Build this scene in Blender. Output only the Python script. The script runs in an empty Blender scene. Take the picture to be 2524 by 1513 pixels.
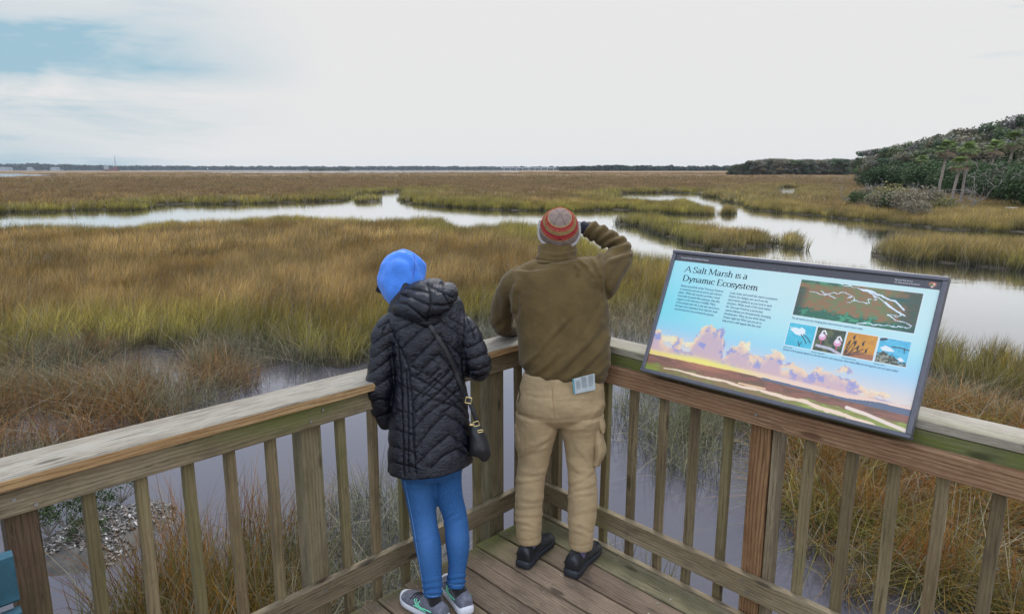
import bpy, math, random
import numpy as np
from mathutils import Vector, Matrix
from mathutils.bvhtree import BVHTree

rad = math.radians
SC = bpy.context.scene
COL = SC.collection
rng = np.random.default_rng(7)
random.seed(7)

# ------------------------------------------------------------------ camera
F = 1683.0; PIT = math.atan(340 / F); HC = 2.0
cP, sP = math.cos(PIT), math.sin(PIT)
cam_d = bpy.data.cameras.new("camera"); cam = bpy.data.objects.new("camera", cam_d); COL.objects.link(cam)
cam_d.sensor_width = 36.0; cam_d.lens = 36.0 * F / 2524.0
cam_d.clip_start = 0.05; cam_d.clip_end = 20000
cam.location = (0, 0, HC); cam.rotation_euler = (math.pi / 2 - PIT, 0, 0)
SC.camera = cam

# ------------------------------------------------------------------ world
W = bpy.data.worlds.new("World"); SC.world = W; W.use_nodes = True
nt = W.node_tree; nt.nodes.clear()
def N(t, typ, **kw):
    n = t.nodes.new(typ)
    for k, v in kw.items():
        if k.startswith('i_'): n.inputs[k[2:].replace('_', ' ')].default_value = v
        else: setattr(n, k, v)
    return n
def mth(t, op, a, b=None, c=None, clamp=False):
    n = t.nodes.new('ShaderNodeMath'); n.operation = op; n.use_clamp = clamp
    for i, v in enumerate((a, b, c)):
        if v is None: continue
        if isinstance(v, (int, float)): n.inputs[i].default_value = v
        else: t.links.new(v, n.inputs[i])
    return n.outputs[0]
def mixc(t, f, a, b, blend='MIX'):
    n = t.nodes.new('ShaderNodeMix'); n.data_type = 'RGBA'; n.blend_type = blend
    for i, v in ((0, f), (6, a), (7, b)):
        if isinstance(v, (int, float)): n.inputs[i].default_value = v
        elif isinstance(v, (tuple, list)): n.inputs[i].default_value = (*v, 1) if len(v) == 3 else v
        else: t.links.new(v, n.inputs[i])
    return n.outputs[2]
def maprange(t, v, a, b, c=0., d=1., smooth=True):
    n = t.nodes.new('ShaderNodeMapRange'); n.interpolation_type = 'SMOOTHSTEP' if smooth else 'LINEAR'
    t.links.new(v, n.inputs[0])
    for i, x in enumerate((a, b, c, d)): n.inputs[i + 1].default_value = x
    return n.outputs[0]
def noise(t, vec, scale, detail=4, rough=.55, dist=0.):
    n = t.nodes.new('ShaderNodeTexNoise'); n.inputs['Scale'].default_value = scale
    n.inputs['Detail'].default_value = detail; n.inputs['Roughness'].default_value = rough; n.inputs['Distortion'].default_value = dist
    if vec is not None: t.links.new(vec, n.inputs['Vector'])
    return n.outputs['Fac']
def comb(t, x, y, z):
    n = t.nodes.new('ShaderNodeCombineXYZ')
    for i, v in enumerate((x, y, z)):
        if isinstance(v, (int, float)): n.inputs[i].default_value = v
        else: t.links.new(v, n.inputs[i])
    return n.outputs[0]
def vscale(t, v, s):
    n = t.nodes.new('ShaderNodeVectorMath'); n.operation = 'MULTIPLY'; t.links.new(v, n.inputs[0]); n.inputs[1].default_value = s
    return n.outputs[0]
SUN_EL, SUN_AZ = rad(52), rad(8)      # azimuth from +Y towards +X
tc = N(nt, 'ShaderNodeTexCoord'); sep = N(nt, 'ShaderNodeSeparateXYZ'); nt.links.new(tc.outputs['Generated'], sep.inputs[0])
X, Y, Z = sep.outputs
sky = N(nt, 'ShaderNodeTexSky'); sky.sky_type = 'NISHITA'; sky.sun_disc = False; sky.sun_elevation = SUN_EL; sky.sun_rotation = SUN_AZ
sky.dust_density = 2.0
skyc = vscale(nt, sky.outputs[0], (.10, .10, .10))
yy = mth(nt, 'MAXIMUM', Y, .15)
T = mth(nt, 'DIVIDE', X, yy)
za = mth(nt, 'ABSOLUTE', Z)
n1 = noise(nt, comb(nt, mth(nt, 'MULTIPLY', T, 2.2), mth(nt, 'MULTIPLY', Z, 11), 3.1), 1.0, 6, .58, .6)
n2 = noise(nt, comb(nt, mth(nt, 'MULTIPLY', T, 5.0), mth(nt, 'MULTIPLY', Z, 60), 9.1), 1.0, 5, .6, .3)
left = maprange(nt, T, -.26, -.72)
# the blue gap high on the left
dz = mth(nt, 'SUBTRACT', Z, .142)
band = mth(nt, 'MULTIPLY', maprange(nt, Z, .090, .128), maprange(nt, mth(nt, 'MULTIPLY_ADD', T, .04, Z), .26, .09))
bandx = maprange(nt, T, -.24, -.52)
band = mth(nt, 'MULTIPLY', band, maprange(nt, Z, .14, .215, 1.0, .55))
bm = mth(nt, 'MULTIPLY', mth(nt, 'MULTIPLY', band, bandx), maprange(nt, n1, .15, .70, .38, 1.0), clamp=True)
wisp = mth(nt, 'MULTIPLY', mth(nt, 'MULTIPLY', left, maprange(nt, n1, .40, .68)), .75)
wisp2 = mth(nt, 'MULTIPLY', mth(nt, 'MULTIPLY', left, maprange(nt, n2, .5, .7)), .35)
hz = mth(nt, 'MULTIPLY', mth(nt, 'MULTIPLY', maprange(nt, T, -.40, -.80), maprange(nt, za, .09, .0)), .6)
rm = mth(nt, 'MULTIPLY', mth(nt, 'MULTIPLY', maprange(nt, T, .58, .74), maprange(nt, n2, .50, .66)), .22)
rm = mth(nt, 'MULTIPLY', rm, maprange(nt, Z, .05, .12))
m = mth(nt, 'ADD', mth(nt, 'ADD', mth(nt, 'ADD', bm, wisp), mth(nt, 'ADD', wisp2, hz)), rm, clamp=True)
white = (.80, .80, .798)
blue = mixc(nt, .15, (.33, .54, .66), skyc)
lowc = mixc(nt, m, white, blue)
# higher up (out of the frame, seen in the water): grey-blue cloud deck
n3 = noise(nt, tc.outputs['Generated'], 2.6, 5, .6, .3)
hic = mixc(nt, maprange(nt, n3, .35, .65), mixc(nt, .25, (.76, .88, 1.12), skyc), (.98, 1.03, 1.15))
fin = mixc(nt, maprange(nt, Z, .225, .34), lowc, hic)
gain = mth(nt, 'ADD', mth(nt, 'MULTIPLY_ADD', maprange(nt, Z, .42, .85), .45, 1.0), mth(nt, 'MULTIPLY', maprange(nt, Y, .05, -.6), .8))  # extra sky brightness overhead and behind the camera, added to light camera-facing sides
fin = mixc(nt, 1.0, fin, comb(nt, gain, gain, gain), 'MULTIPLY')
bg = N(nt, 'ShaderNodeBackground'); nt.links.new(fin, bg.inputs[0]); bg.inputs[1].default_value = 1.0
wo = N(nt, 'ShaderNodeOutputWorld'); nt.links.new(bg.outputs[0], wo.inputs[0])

sun_d = bpy.data.lights.new("sun", 'SUN'); sun = bpy.data.objects.new("sun", sun_d); COL.objects.link(sun)
sun_d.energy = 1.8; sun_d.angle = rad(14); sun_d.color = (1.0, .97, .92)
sd = Vector((math.sin(SUN_AZ) * math.cos(SUN_EL), math.cos(SUN_AZ) * math.cos(SUN_EL), math.sin(SUN_EL)))
sun.rotation_euler = sd.to_track_quat('Z', 'Y').to_euler()

SC.view_settings.view_transform = 'Standard'; SC.view_settings.look = 'None'
SC.view_settings.exposure = 0.0; SC.view_settings.gamma = 1.0
SC.render.engine = 'CYCLES'
SC.cycles.max_bounces = 6; SC.cycles.transparent_max_bounces = 6; SC.cycles.diffuse_bounces = 3
SC.cycles.use_denoising = True
SC.cycles.volume_bounces = 0
SC.cycles.caustics_reflective = False; SC.cycles.caustics_refractive = False

# ------------------------------------------------------------------ helpers
def lin(r, g, b):
    f = lambda c: (c / 12.92 if c <= .04045 else ((c + .055) / 1.055) ** 2.4)
    return (f(r / 255), f(g / 255), f(b / 255))
def ray(px, py):
    u = (px - 1262) / F; v = (py - 756.5) / F
    return np.array([u, cP - v * sP, -sP - v * cP])
def atz(px, py, z): d = ray(px, py); t = (z - HC) / d[2]; return np.array([d[0] * t, d[1] * t, z])
def aty(px, py, y): d = ray(px, py); t = y / d[1]; return np.array([d[0] * t, y, HC + d[2] * t])
def onpl(px, py, n, off):
    d = ray(px, py); t = (off - 0.0) / (d @ n); r = d * t; r[2] += HC; return r   # vertical plane n.p = off
def proj(P):
    P = np.asarray(P, float); x = P[..., 0]; y = P[..., 1]; z = P[..., 2] - HC
    fw = y * cP - z * sP; up = y * sP + z * cP
    return np.stack([1262 + F * x / fw, 756.5 - F * up / fw], -1)

def h3(ix, iy, iz):
    n = (ix * 374761393 + iy * 668265263 + iz * 2147483647 + 1013904223) & 0xFFFFFFFF
    n = ((n ^ (n >> 13)) * 1274126177) & 0xFFFFFFFF
    n = ((n ^ (n >> 16)) * 2246822519) & 0xFFFFFFFF
    return ((n ^ (n >> 15)) & 0xFFFFFF) / float(0xFFFFFF)
def vnoise(P):
    P = np.asarray(P, float); i = np.floor(P).astype(np.int64); f = P - i; f = f * f * (3 - 2 * f)
    r = 0
    for dx in (0, 1):
        for dy in (0, 1):
            for dz_ in (0, 1):
                w = (f[..., 0] if dx else 1 - f[..., 0]) * (f[..., 1] if dy else 1 - f[..., 1]) * (f[..., 2] if dz_ else 1 - f[..., 2])
                r = r + w * h3(i[..., 0] + dx, i[..., 1] + dy, i[..., 2] + dz_)
    return r
def fbm(P, oct=4, gain=.5):
    s = 0; a = 1; t = 0; P = np.asarray(P, float)
    for k in range(oct):
        s = s + a * vnoise(P * 2 ** k + 17.3 * k); t += a; a *= gain
    return s / t
def xyz(x, y, z=0.): return np.stack(np.broadcast_arrays(x, y, z), -1).astype(float)
def sstep(a, b, x): t = np.clip((x - a) / (b - a), 0, 1); return t * t * (3 - 2 * t)

def tag(o, label=None, cat=None, group=None, kind=None):
    for k, v in (('label', label), ('category', cat), ('group', group), ('kind', kind)):
        if v is not None: o[k] = v
    return o
def empty(name, loc=(0, 0, 0), rz=0.):
    o = bpy.data.objects.new(name, None); o.empty_display_size = .1
    o.location = loc; o.rotation_euler = (0, 0, rz); COL.objects.link(o); return o
def mkmesh(name, V, Fs, mat=None, smooth=False, attrs=None):
    me = bpy.data.meshes.new(name)
    V = np.asarray(V, np.float32).reshape(-1, 3)
    if isinstance(Fs, np.ndarray):
        n, k = Fs.shape
        me.vertices.add(len(V)); me.vertices.foreach_set('co', V.ravel())
        me.loops.add(n * k); me.loops.foreach_set('vertex_index', Fs.astype(np.int32).ravel())
        me.polygons.add(n); me.polygons.foreach_set('loop_start', np.arange(0, n * k, k, dtype=np.int32))
        me.update(calc_edges=True); me.validate()
    else:
        me.from_pydata([tuple(map(float, v)) for v in V], [], [tuple(f) for f in Fs]); me.update()
    if attrs:
        for k, a in attrs.items():
            a = np.asarray(a, np.float32)
            if a.ndim == 1: at = me.attributes.new(k, 'FLOAT', 'POINT'); at.data.foreach_set('value', a)
            elif a.shape[1] == 3: at = me.attributes.new(k, 'FLOAT_VECTOR', 'POINT'); at.data.foreach_set('vector', a.ravel())
            else: at = me.attributes.new(k, 'FLOAT_COLOR', 'POINT'); at.data.foreach_set('color', a.ravel())
    if smooth: me.polygons.foreach_set('use_smooth', np.ones(len(me.polygons), bool))
    if mat: me.materials.append(mat)
    return me
def obj(name, me, parent=None, link=True):
    o = bpy.data.objects.new(name, me)
    if link: COL.objects.link(o)
    if parent is not None:
        o.parent = parent; o.matrix_parent_inverse = INV(parent)
    return o
def INV(p):
    m = Matrix.Identity(4)
    while p is not None:
        m = (p.matrix_parent_inverse if p.parent else Matrix.Identity(4)) @ (Matrix.Translation(p.location) @ p.rotation_euler.to_matrix().to_4x4() @ Matrix.Diagonal((*p.scale, 1))) @ m
        p = p.parent
    return m.inverted()

class MB:
    """collects vertices / faces / attributes for one mesh"""
    def __init__(s): s.V = []; s.F = []; s.A = {}; s.n = 0
    def add(s, V, Fs, **A):
        V = np.asarray(V, float)
        s.V.append(V); s.F += [tuple(int(i) + s.n for i in f) for f in Fs]; s.n += len(V)
        for k, a in A.items(): s.A.setdefault(k, []).append(np.asarray(a, float))
        return s
    def build(s, name, mat, parent=None, smooth=False, link=True):
        at = {k: np.concatenate(v) for k, v in s.A.items()}
        return obj(name, mkmesh(name, np.concatenate(s.V), s.F, mat, smooth, at), parent, link)

def pts_in_poly(P, poly):
    x, y = P[:, 0], P[:, 1]; r = np.zeros(len(P), bool); n = len(poly); j = n - 1
    for i in range(n):
        xi, yi = poly[i]; xj, yj = poly[j]
        c = ((yi > y) != (yj > y)) & (x < (xj - xi) * (y - yi) / ((yj - yi) if yj != yi else 1e-12) + xi)
        r ^= c; j = i
    return r
def seg_dist(P, pl, closed=False):
    pl = np.asarray(pl, float); d = np.full(len(P), 1e9)
    n = len(pl); rg = range(n if closed else n - 1)
    for i in rg:
        a = pl[i]; b = pl[(i + 1) % n]; ab = b - a; L = max(ab @ ab, 1e-12)
        t = np.clip(((P - a) @ ab) / L, 0, 1); q = P - (a + t[:, None] * ab)
        d = np.minimum(d, np.hypot(q[:, 0], q[:, 1]))
    return d

# ------------------------------------------------------------------ materials
def mat(name):
    m_ = bpy.data.materials.new(name); m_.use_nodes = True; t = m_.node_tree; b = t.nodes['Principled BSDF']; return m_, t, b
def bump(t, b, h, strength=.3, dist=.01):
    n = t.nodes.new('ShaderNodeBump'); n.inputs['Strength'].default_value = strength; n.inputs['Distance'].default_value = dist
    t.links.new(h, n.inputs['Height']); t.links.new(n.outputs[0], b.inputs['Normal']); return n
def attr(t, name, typ='GEOMETRY'):
    n = t.nodes.new('ShaderNodeAttribute'); n.attribute_name = name; n.attribute_type = typ; return n
def plain(name, col, rough=.6, spec=.4, metal=0., nscale=None, namp=.15, bscale=None, bstr=.2, bdist=.005):
    m_, t, b = mat(name)
    b.inputs['Roughness'].default_value = rough; b.inputs['Specular IOR Level'].default_value = spec; b.inputs['Metallic'].default_value = metal
    g = N(t, 'ShaderNodeTexCoord').outputs['Object']
    if nscale:
        f = noise(t, g, nscale, 5, .6)
        t.links.new(mixc(t, maprange(t, f, .3, .7), tuple(c * (1 - namp) for c in col), tuple(min(1, c * (1 + namp)) for c in col)), b.inputs['Base Color'])
    else: b.inputs['Base Color'].default_value = (*col, 1)
    if bscale: bump(t, b, noise(t, g, bscale, 4, .6), bstr, bdist)
    return m_

def woodmat(name, c1, c2, dark, green=(.13, .15, .035), gamt=.5, fine=1.0, gthr=.55, rings=.35):
    """weathered board: attribute gp = (along, across, through) in metres plus a per-board offset"""
    m_, t, b = mat(name)
    a = attr(t, 'gp').outputs['Vector']
    big = noise(t, vscale(t, a, (1.2, 9, 9)), 1, 3, .5, .3)
    wv = t.nodes.new('ShaderNodeTexWave'); wv.wave_type = 'BANDS'; wv.bands_direction = 'Y'
    wv.inputs['Scale'].default_value = 9; wv.inputs['Distortion'].default_value = 6; wv.inputs['Detail'].default_value = 2.5
    wv.inputs['Detail Scale'].default_value = .9
    t.links.new(vscale(t, a, (.30, 2.2, 2.2)), wv.inputs['Vector'])
    fn = noise(t, vscale(t, a, (16, 300, 300)), fine, 4, .7, .15)
    fn2 = noise(t, vscale(t, a, (4.5, 90, 90)), 1, 4, .65, .2)
    col = mixc(t, maprange(t, big, .3, .7), c1, c2)
    col = mixc(t, mth(t, 'MULTIPLY', maprange(t, wv.outputs['Fac'], .45, .95), rings), col, dark)
    col = mixc(t, mth(t, 'MULTIPLY', maprange(t, fn, .50, .72), .5), col, dark)
    col = mixc(t, mth(t, 'MULTIPLY', maprange(t, fn2, .575, .64), .65), col, tuple(c * .7 for c in dark))
    blot = noise(t, vscale(t, a, (6, 14, 14)), 1, 6, .7)
    col = mixc(t, mth(t, 'MULTIPLY', maprange(t, blot, .45, .7), .45), col, dark)
    pale = tuple(min(1, c * 1.35 + .03) for c in c1)
    col = mixc(t, mth(t, 'MULTIPLY', maprange(t, fn, .46, .30), .35), col, pale)
    gn = noise(t, vscale(t, a, (2.0, 7, 7)), 1, 5, .65)
    gatt = attr(t, 'moss').outputs['Fac']
    gf = mth(t, 'ADD', mth(t, 'MULTIPLY', maprange(t, gn, gthr, gthr + .16), gamt), mth(t, 'MULTIPLY', gatt, maprange(t, gn, .32, .55)), clamp=True)
    col = mixc(t, gf, col, green)
    # knots
    vo = t.nodes.new('ShaderNodeTexVoronoi'); vo.inputs['Scale'].default_value = 1; t.links.new(vscale(t, a, (2.6, 9, 9)), vo.inputs['Vector'])
    col = mixc(t, mth(t, 'MULTIPLY', maprange(t, vo.outputs['Distance'], .16, .07), .8), col, tuple(c * .6 for c in dark))
    bv = maprange(t, noise(t, vscale(t, a, (.09, .09, .09)), 1, 1, .5), .3, .7, .80, 1.14)
    col = mixc(t, 1.0, col, comb(t, bv, bv, bv), 'MULTIPLY')
    t.links.new(col, b.inputs['Base Color'])
    b.inputs['Roughness'].default_value = .72; b.inputs['Specular IOR Level'].default_value = .3
    hh = mth(t, 'ADD', mth(t, 'MULTIPLY', fn, .5), mth(t, 'ADD', mth(t, 'MULTIPLY', fn2, .8), mth(t, 'MULTIPLY', wv.outputs['Fac'], .25)))
    bump(t, b, hh, .5, .004)
    return m_
# ------------------------------------------------------------------ layout of the marsh (metres; water at ZW)
ZW = -1.5; GH = .85; ZC = ZW + GH
def gp(px, py, z=ZW): p = atz(px, py, z); return (p[0], p[1])
G = lambda *a: [gp(x, y) for x, y in a]            # points lying on the water line
C = lambda *a: [gp(x, y, ZC) for x, y in a]        # points seen at the tops of the grass in front of them
far_bank = G((-200, 530), (0, 526), (34, 522), (85, 524), (136, 522), (203, 518), (288, 519), (356, 517), (366, 506), (441, 504), (610, 503),
             (840, 495), (874, 483), (925, 477), (976, 472), (1000, 473), (1000, 478), (996, 492), (1010, 502), (1077, 508), (1145, 513), (1196, 516), (1315, 520),
             (1417, 521), (1518, 517), (1552, 518), (1603, 525), (1680, 529), (1760, 529))
pond_top = G((1693, 507), (1672, 497)) + C((1666, 488), (1586, 485), (1520, 480)) + G((1520, 478), (1560, 476), (1666, 475), (1746, 479), (1725, 482), (1779, 488), (1786, 498),
             (1833, 503), (1844, 515), (1919, 524), (2041, 534), (2089, 541), (2191, 546), (2201, 553), (2328, 565), (2524, 573), (2760, 590))
near_bank = C((2800, 845), (2524, 800), (2420, 785), (2334, 772), (2290, 745), (2240, 690), (2191, 651), (2123, 642), (1987, 629), (1816, 622), (1700, 622), (1590, 612), (1545, 600),
              (1470, 575), (1400, 556), (1315, 541), (1179, 537), (1132, 545), (1105, 531), (1077, 522), (1027, 521), (925, 529), (840, 528), (712, 519), (543, 531),
              (407, 531), (356, 536), (305, 543), (170, 541), (0, 541), (-220, 548))
creek = far_bank + pond_top + near_bank
island = G((1522, 553), (1575, 549), (1630, 553)) + C((1680, 537), (1760, 539), (1850, 546), (1920, 560), (1973, 571)) + G((1950, 590), (1898, 607), (1840, 613), (1782, 619), (1720, 607), (1680, 597), (1654, 589), (1603, 571), (1560, 556))
islet = G((1776, 529), (1775, 523), (1795, 519), (1812, 523), (1813, 529))
islet2 = G((884, 499), (888, 494), (915, 492), (936, 495), (938, 498), (910, 500))
rpatch = C((2157, 574), (2185, 567), (2212, 564), (2330, 567), (2524, 573), (2760, 590)) + G((2760, 690), (2524, 672), (2390, 655), (2276, 648), (2210, 645), (2164, 636))
pondlet = C((1902, 471), (1966, 470.5)) + G((1974, 461.5), (1916, 461.5))
bank = G((-300, 950), (0, 910), (50, 893), (109, 882), (200, 866), (327, 860), (440, 860), (545, 864), (640, 868), (709, 882), (763, 905), (830, 908), (900, 895), (960, 860), (1060, 830), (1150, 812),
         (1230, 800), (1330, 795), (1420, 790), (1509, 788), (1560, 775), (1640, 790), (1800, 830), (1960, 860), (2150, 880), (2290, 900), (2330, 960), (2440, 985), (2524, 1015), (2900, 1120))
near_water = [(-30, 2)] + bank + [(30, 2), (30, -20), (-30, -20)]
farpond = G((-60, 427), (54, 428), (60, 429.2), (172, 430.6)) + C((172, 431.2), (0, 435.3), (-60, 436.5))
strip = G((480, 424.2), (700, 423.4), (1100, 423.2), (1280, 422.2)) + C((1280, 423.6), (1100, 425.2), (700, 426.4), (520, 425.8))
river_y0, river_y1 = 900., 2100.
def in_water(P):
    w = pts_in_poly(P, creek) & ~pts_in_poly(P, island) & ~pts_in_poly(P, islet) & ~pts_in_poly(P, islet2) & ~pts_in_poly(P, rpatch)
    w |= pts_in_poly(P, pondlet) | pts_in_poly(P, near_water) | pts_in_poly(P, farpond) | pts_in_poly(P, strip)
    w |= (P[:, 1] > 960 + 2.2 * np.maximum(P[:, 0] + 100, 0) + 60 * np.sin(P[:, 0] / 230)) & (P[:, 0] < 330)
    return w
edge_lines = [creek, island, islet, islet2, rpatch, bank, pondlet]
def edge_dist(P):
    d = np.full(len(P), 1e9)
    for i, l in enumerate(edge_lines): d = np.minimum(d, seg_dist(P, l, i != 5))
    return d
def shore(P):     # wobble the outlines a little so banks are ragged
    k = np.clip(np.hypot(P[:, 0], P[:, 1]) / 30, .5, 3)[:, None]
    q = np.stack([fbm(xyz(P[:, 0] * .8, P[:, 1] * .8, 1.), 3) - .5, fbm(xyz(P[:, 0] * .8, P[:, 1] * .8, 7.), 3) - .5], -1)
    return P + q * 1.1 * np.minimum(k, 1.4)

# ------------------------------------------------------------------ terrain, water
nth, nr = 420, 640
th = np.linspace(rad(-62), rad(62), nth); rr = 2.0 * (2500 / 2.0) ** np.linspace(0, 1, nr)
TH, RR = np.meshgrid(th, rr, indexing='ij')
Pg = np.stack([np.sin(TH) * RR, np.cos(TH) * RR], -1).reshape(-1, 2)
wat = in_water(shore(Pg)).reshape(nth, nr)
dist = RR
nz = fbm(xyz(Pg[:, 0] * .7, Pg[:, 1] * .7), 4).reshape(nth, nr)
hm = np.where(wat, ZW - .38, ZW + .05 + .12 * (nz - .5))
canopy = sstep(190, 330, dist)                                   # far off, the sheet is the closed top of the grass
hm = np.where(wat, hm, hm + canopy * (GH * .78 + .3 * (nz - .5)))
Vt = np.stack([Pg[:, 0], Pg[:, 1], hm.ravel()], -1)
ii = (np.arange(nth - 1)[:, None] * nr + np.arange(nr - 1)[None, :]).ravel()
Ft = np.stack([ii, ii + 1, ii + nr + 1, ii + nr], -1)[:, ::-1]
m_mud, t, b = mat('marsh_ground')
gco = N(t, 'ShaderNodeTexCoord').outputs['Object']
sp = N(t, 'ShaderNodeSeparateXYZ'); t.links.new(gco, sp.inputs[0])
ca = attr(t, 'canopy').outputs['Fac']
nA = noise(t, vscale(t, gco, (.0035, .012, 0)), 1, 6, .62, .3); nB = noise(t, vscale(t, gco, (.02, .06, 0)), 1, 6, .65)
farc = mixc(t, maprange(t, nA, .35, .65), lin(128, 102, 74), lin(148, 122, 90))
farc = mixc(t, mth(t, 'MULTIPLY', maprange(t, nB, .5, .66), .5), farc, lin(122, 112, 72))
farc = mixc(t, mth(t, 'MULTIPLY', maprange(t, noise(t, vscale(t, gco, (.006, .04, 0)), 1, 3, .5), .64, .70), .6), farc, lin(196, 172, 130))
farc = mixc(t, .22, farc, (0.05, 0.035, 0.02))
mudc = mixc(t, noise(t, gco, 6, 5, .6), (.045, .036, .026), (.10, .085, .062))
t.links.new(mixc(t, ca, mudc, farc), b.inputs['Base Color']); b.inputs['Roughness'].default_value = .8; b.inputs['Specular IOR Level'].default_value = .15
bump(t, b, noise(t, vscale(t, gco, (.5, .9, 1)), 1, 8, .75), .9, .35)
tag(obj('marsh_ground', mkmesh('marsh_ground', Vt, Ft, m_mud, True, {'canopy': (canopy * ~wat).ravel()})), kind='structure')
# bed below everything, behind the camera as well
m_bed = plain('creek_bed', (.05, .042, .032), .9, .1, nscale=2)
tag(obj('creek_bed', mkmesh('creek_bed', [(-3200, -300, -2.3), (3200, -300, -2.3), (3200, 2480, -2.3), (-3200, 2480, -2.3)], [(0, 1, 2, 3)], m_bed)), kind='structure')
m_w, t, b = mat('creek_water')
gco = N(t, 'ShaderNodeTexCoord').outputs['Object']
wv1 = noise(t, vscale(t, gco, (1.0, 2.2, 1)), 1.6, 4, .55, .3); wv2 = noise(t, vscale(t, gco, (.25, .6, 1)), 1, 3, .5)
murk = mixc(t, noise(t, gco, .35, 4, .6), (.070, .068, .086), (.092, .084, .092))
t.nodes.remove(b); df = N(t, 'ShaderNodeBsdfDiffuse'); t.links.new(murk, df.inputs[0]); gl = N(t, 'ShaderNodeBsdfGlossy'); gl.inputs['Roughness'].default_value = .06; gl.inputs['Color'].default_value = (.97, .99, 1, 1)
bn = N(t, 'ShaderNodeBump'); bn.inputs['Strength'].default_value = .16; bn.inputs['Distance'].default_value = .04; t.links.new(mth(t, 'ADD', mth(t, 'MULTIPLY', wv1, .4), wv2), bn.inputs['Height']); t.links.new(bn.outputs[0], gl.inputs['Normal'])
fr = N(t, 'ShaderNodeFresnel'); fr.inputs['IOR'].default_value = 1.333; ms = N(t, 'ShaderNodeMixShader'); t.links.new(maprange(t, fr.outputs[0], 0., .52, .03, .98), ms.inputs[0]); t.links.new(df.outputs[0], ms.inputs[1]); t.links.new(gl.outputs[0], ms.inputs[2]); t.links.new(ms.outputs[0], t.nodes['Material Output'].inputs[0])
tag(obj('creek_water', mkmesh('creek_water', [(-3200, -300, ZW), (3200, -300, ZW), (3200, 2480, ZW), (-3200, 2480, ZW)], [(0, 1, 2, 3)], m_w)), kind='structure')

# ------------------------------------------------------------------ marsh grass: clumps of real blades, scattered
def clump(nb, R, h, w, bend, seed, thick=1.0, segs=4, flop=0.):
    r = np.random.default_rng(seed); V = []; Fs = []; H = []; RN = []
    for k in range(nb):
        a = r.uniform(0, 2 * math.pi); q = R * math.sqrt(r.uniform(0, 1)); x0, y0 = q * math.cos(a), q * math.sin(a)
        hh = h * r.uniform(.55, 1.12); la = r.normal(.3, 1.0); lean = abs(r.normal(0, bend)) + .05
        if flop and r.uniform() < flop: lean += r.uniform(.6, 1.3); la = r.uniform(0, 6.28)
        ca_, sa_ = math.cos(la), math.sin(la); fa = r.uniform(0, math.pi); wx, wy = math.cos(fa) * w * .5, math.sin(fa) * w * .5
        base = len(V); rn = r.uniform()
        for s in range(segs + 1):
            u = s / segs; out = lean * hh * u * u; zz_ = hh * u * (1 - .28 * min(lean, 1.6) * u)
            ww = (1 - u) ** .6 * r.uniform(.9, 1.1) + .04
            cx, cy = x0 + ca_ * out, y0 + sa_ * out
            V.append((cx - wx * ww, cy - wy * ww, zz_)); V.append((cx + wx * ww, cy + wy * ww, zz_)); H += [u, u]; RN += [rn, rn]
        for s in range(segs):
            i = base + 2 * s; Fs.append((i, i + 1, i + 3, i + 2))
    return np.array(V), Fs, np.array(H), np.array(RN)
m_g, t, b = mat('cordgrass')
ti = attr(t, 'tint', 'INSTANCER').outputs['Color']; tip = attr(t, 'tipc', 'INSTANCER').outputs['Color']
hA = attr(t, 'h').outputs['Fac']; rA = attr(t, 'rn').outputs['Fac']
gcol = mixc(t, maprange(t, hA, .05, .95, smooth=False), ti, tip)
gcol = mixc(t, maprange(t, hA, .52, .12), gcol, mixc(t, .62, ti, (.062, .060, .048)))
gcol = mixc(t, maprange(t, rA, .83, .85), gcol, (.30, .26, .18))       # dead straw blades
gcol = mixc(t, maprange(t, rA, .13, .11), gcol, mixc(t, .5, ti, (.10, .14, .03)))
var = mth(t, 'MULTIPLY_ADD', mth(t, 'FRACT', mth(t, 'MULTIPLY', rA, 17.3)), .95, .48)
gcol = mixc(t, 1.0, gcol, comb(t, var, var, var), 'MULTIPLY')
t.links.new(gcol, b.inputs['Base Color']); b.inputs['Roughness'].default_value = .6; b.inputs['Specular IOR Level'].default_value = .25
tr = N(t, 'ShaderNodeBsdfTranslucent'); t.links.new(gcol, tr.inputs[0])
ms = N(t, 'ShaderNodeMixShader'); ms.inputs[0].default_value = .3
t.links.new(b.outputs[0], ms.inputs[1]); t.links.new(tr.outputs[0], ms.inputs[2]); t.links.new(ms.outputs[0], t.nodes['Material Output'].inputs[0])

ccol = bpy.data.collections.new('grass_clumps')
kinds = []
def addk(*a, **k):
    V, Fs, H, RN = clump(*a, **k)
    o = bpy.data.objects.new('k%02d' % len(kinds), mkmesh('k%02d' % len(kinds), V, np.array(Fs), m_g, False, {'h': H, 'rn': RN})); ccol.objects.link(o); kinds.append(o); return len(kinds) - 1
K_near = [addk(60, .22, .88, .0105, .33, 10 + i) for i in range(4)]
K_mid = [addk(70, .42, .88, .020, .34, 20 + i) for i in range(4)]
K_far = [addk(110, 1.0, .88, .050, .34, 30 + i) for i in range(3)]
K_vf = [addk(130, 2.8, .80, .09, .34, 40 + i, segs=3) for i in range(3)]
K_sp = [addk(26, .26, .60, .0070, .6, 50 + i, flop=.35) for i in range(4)]
K_reed = [addk(40, .22, 1.0, .0075, .26, 60 + i, flop=.12) for i in range(3)]
K_mat = [addk(80, .30, .55, .0085, .8, 70 + i, flop=.5) for i in range(3)]
pos, idx, rotz, tlt, scl, tin, tipc = [], [], [], [], [], [], []
BR = np.array(lin(124, 98, 54)); BR2 = np.array(lin(154, 128, 78)); OL = np.array(lin(128, 124, 52)); YG = np.array(lin(156, 151, 60)); GRN = np.array(lin(96, 116, 52))
GR = np.array(lin(136, 134, 110)); OR = np.array(lin(168, 106, 50)); ST = np.array(lin(186, 166, 124)); TAN = np.array(lin(164, 136, 88))
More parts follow.
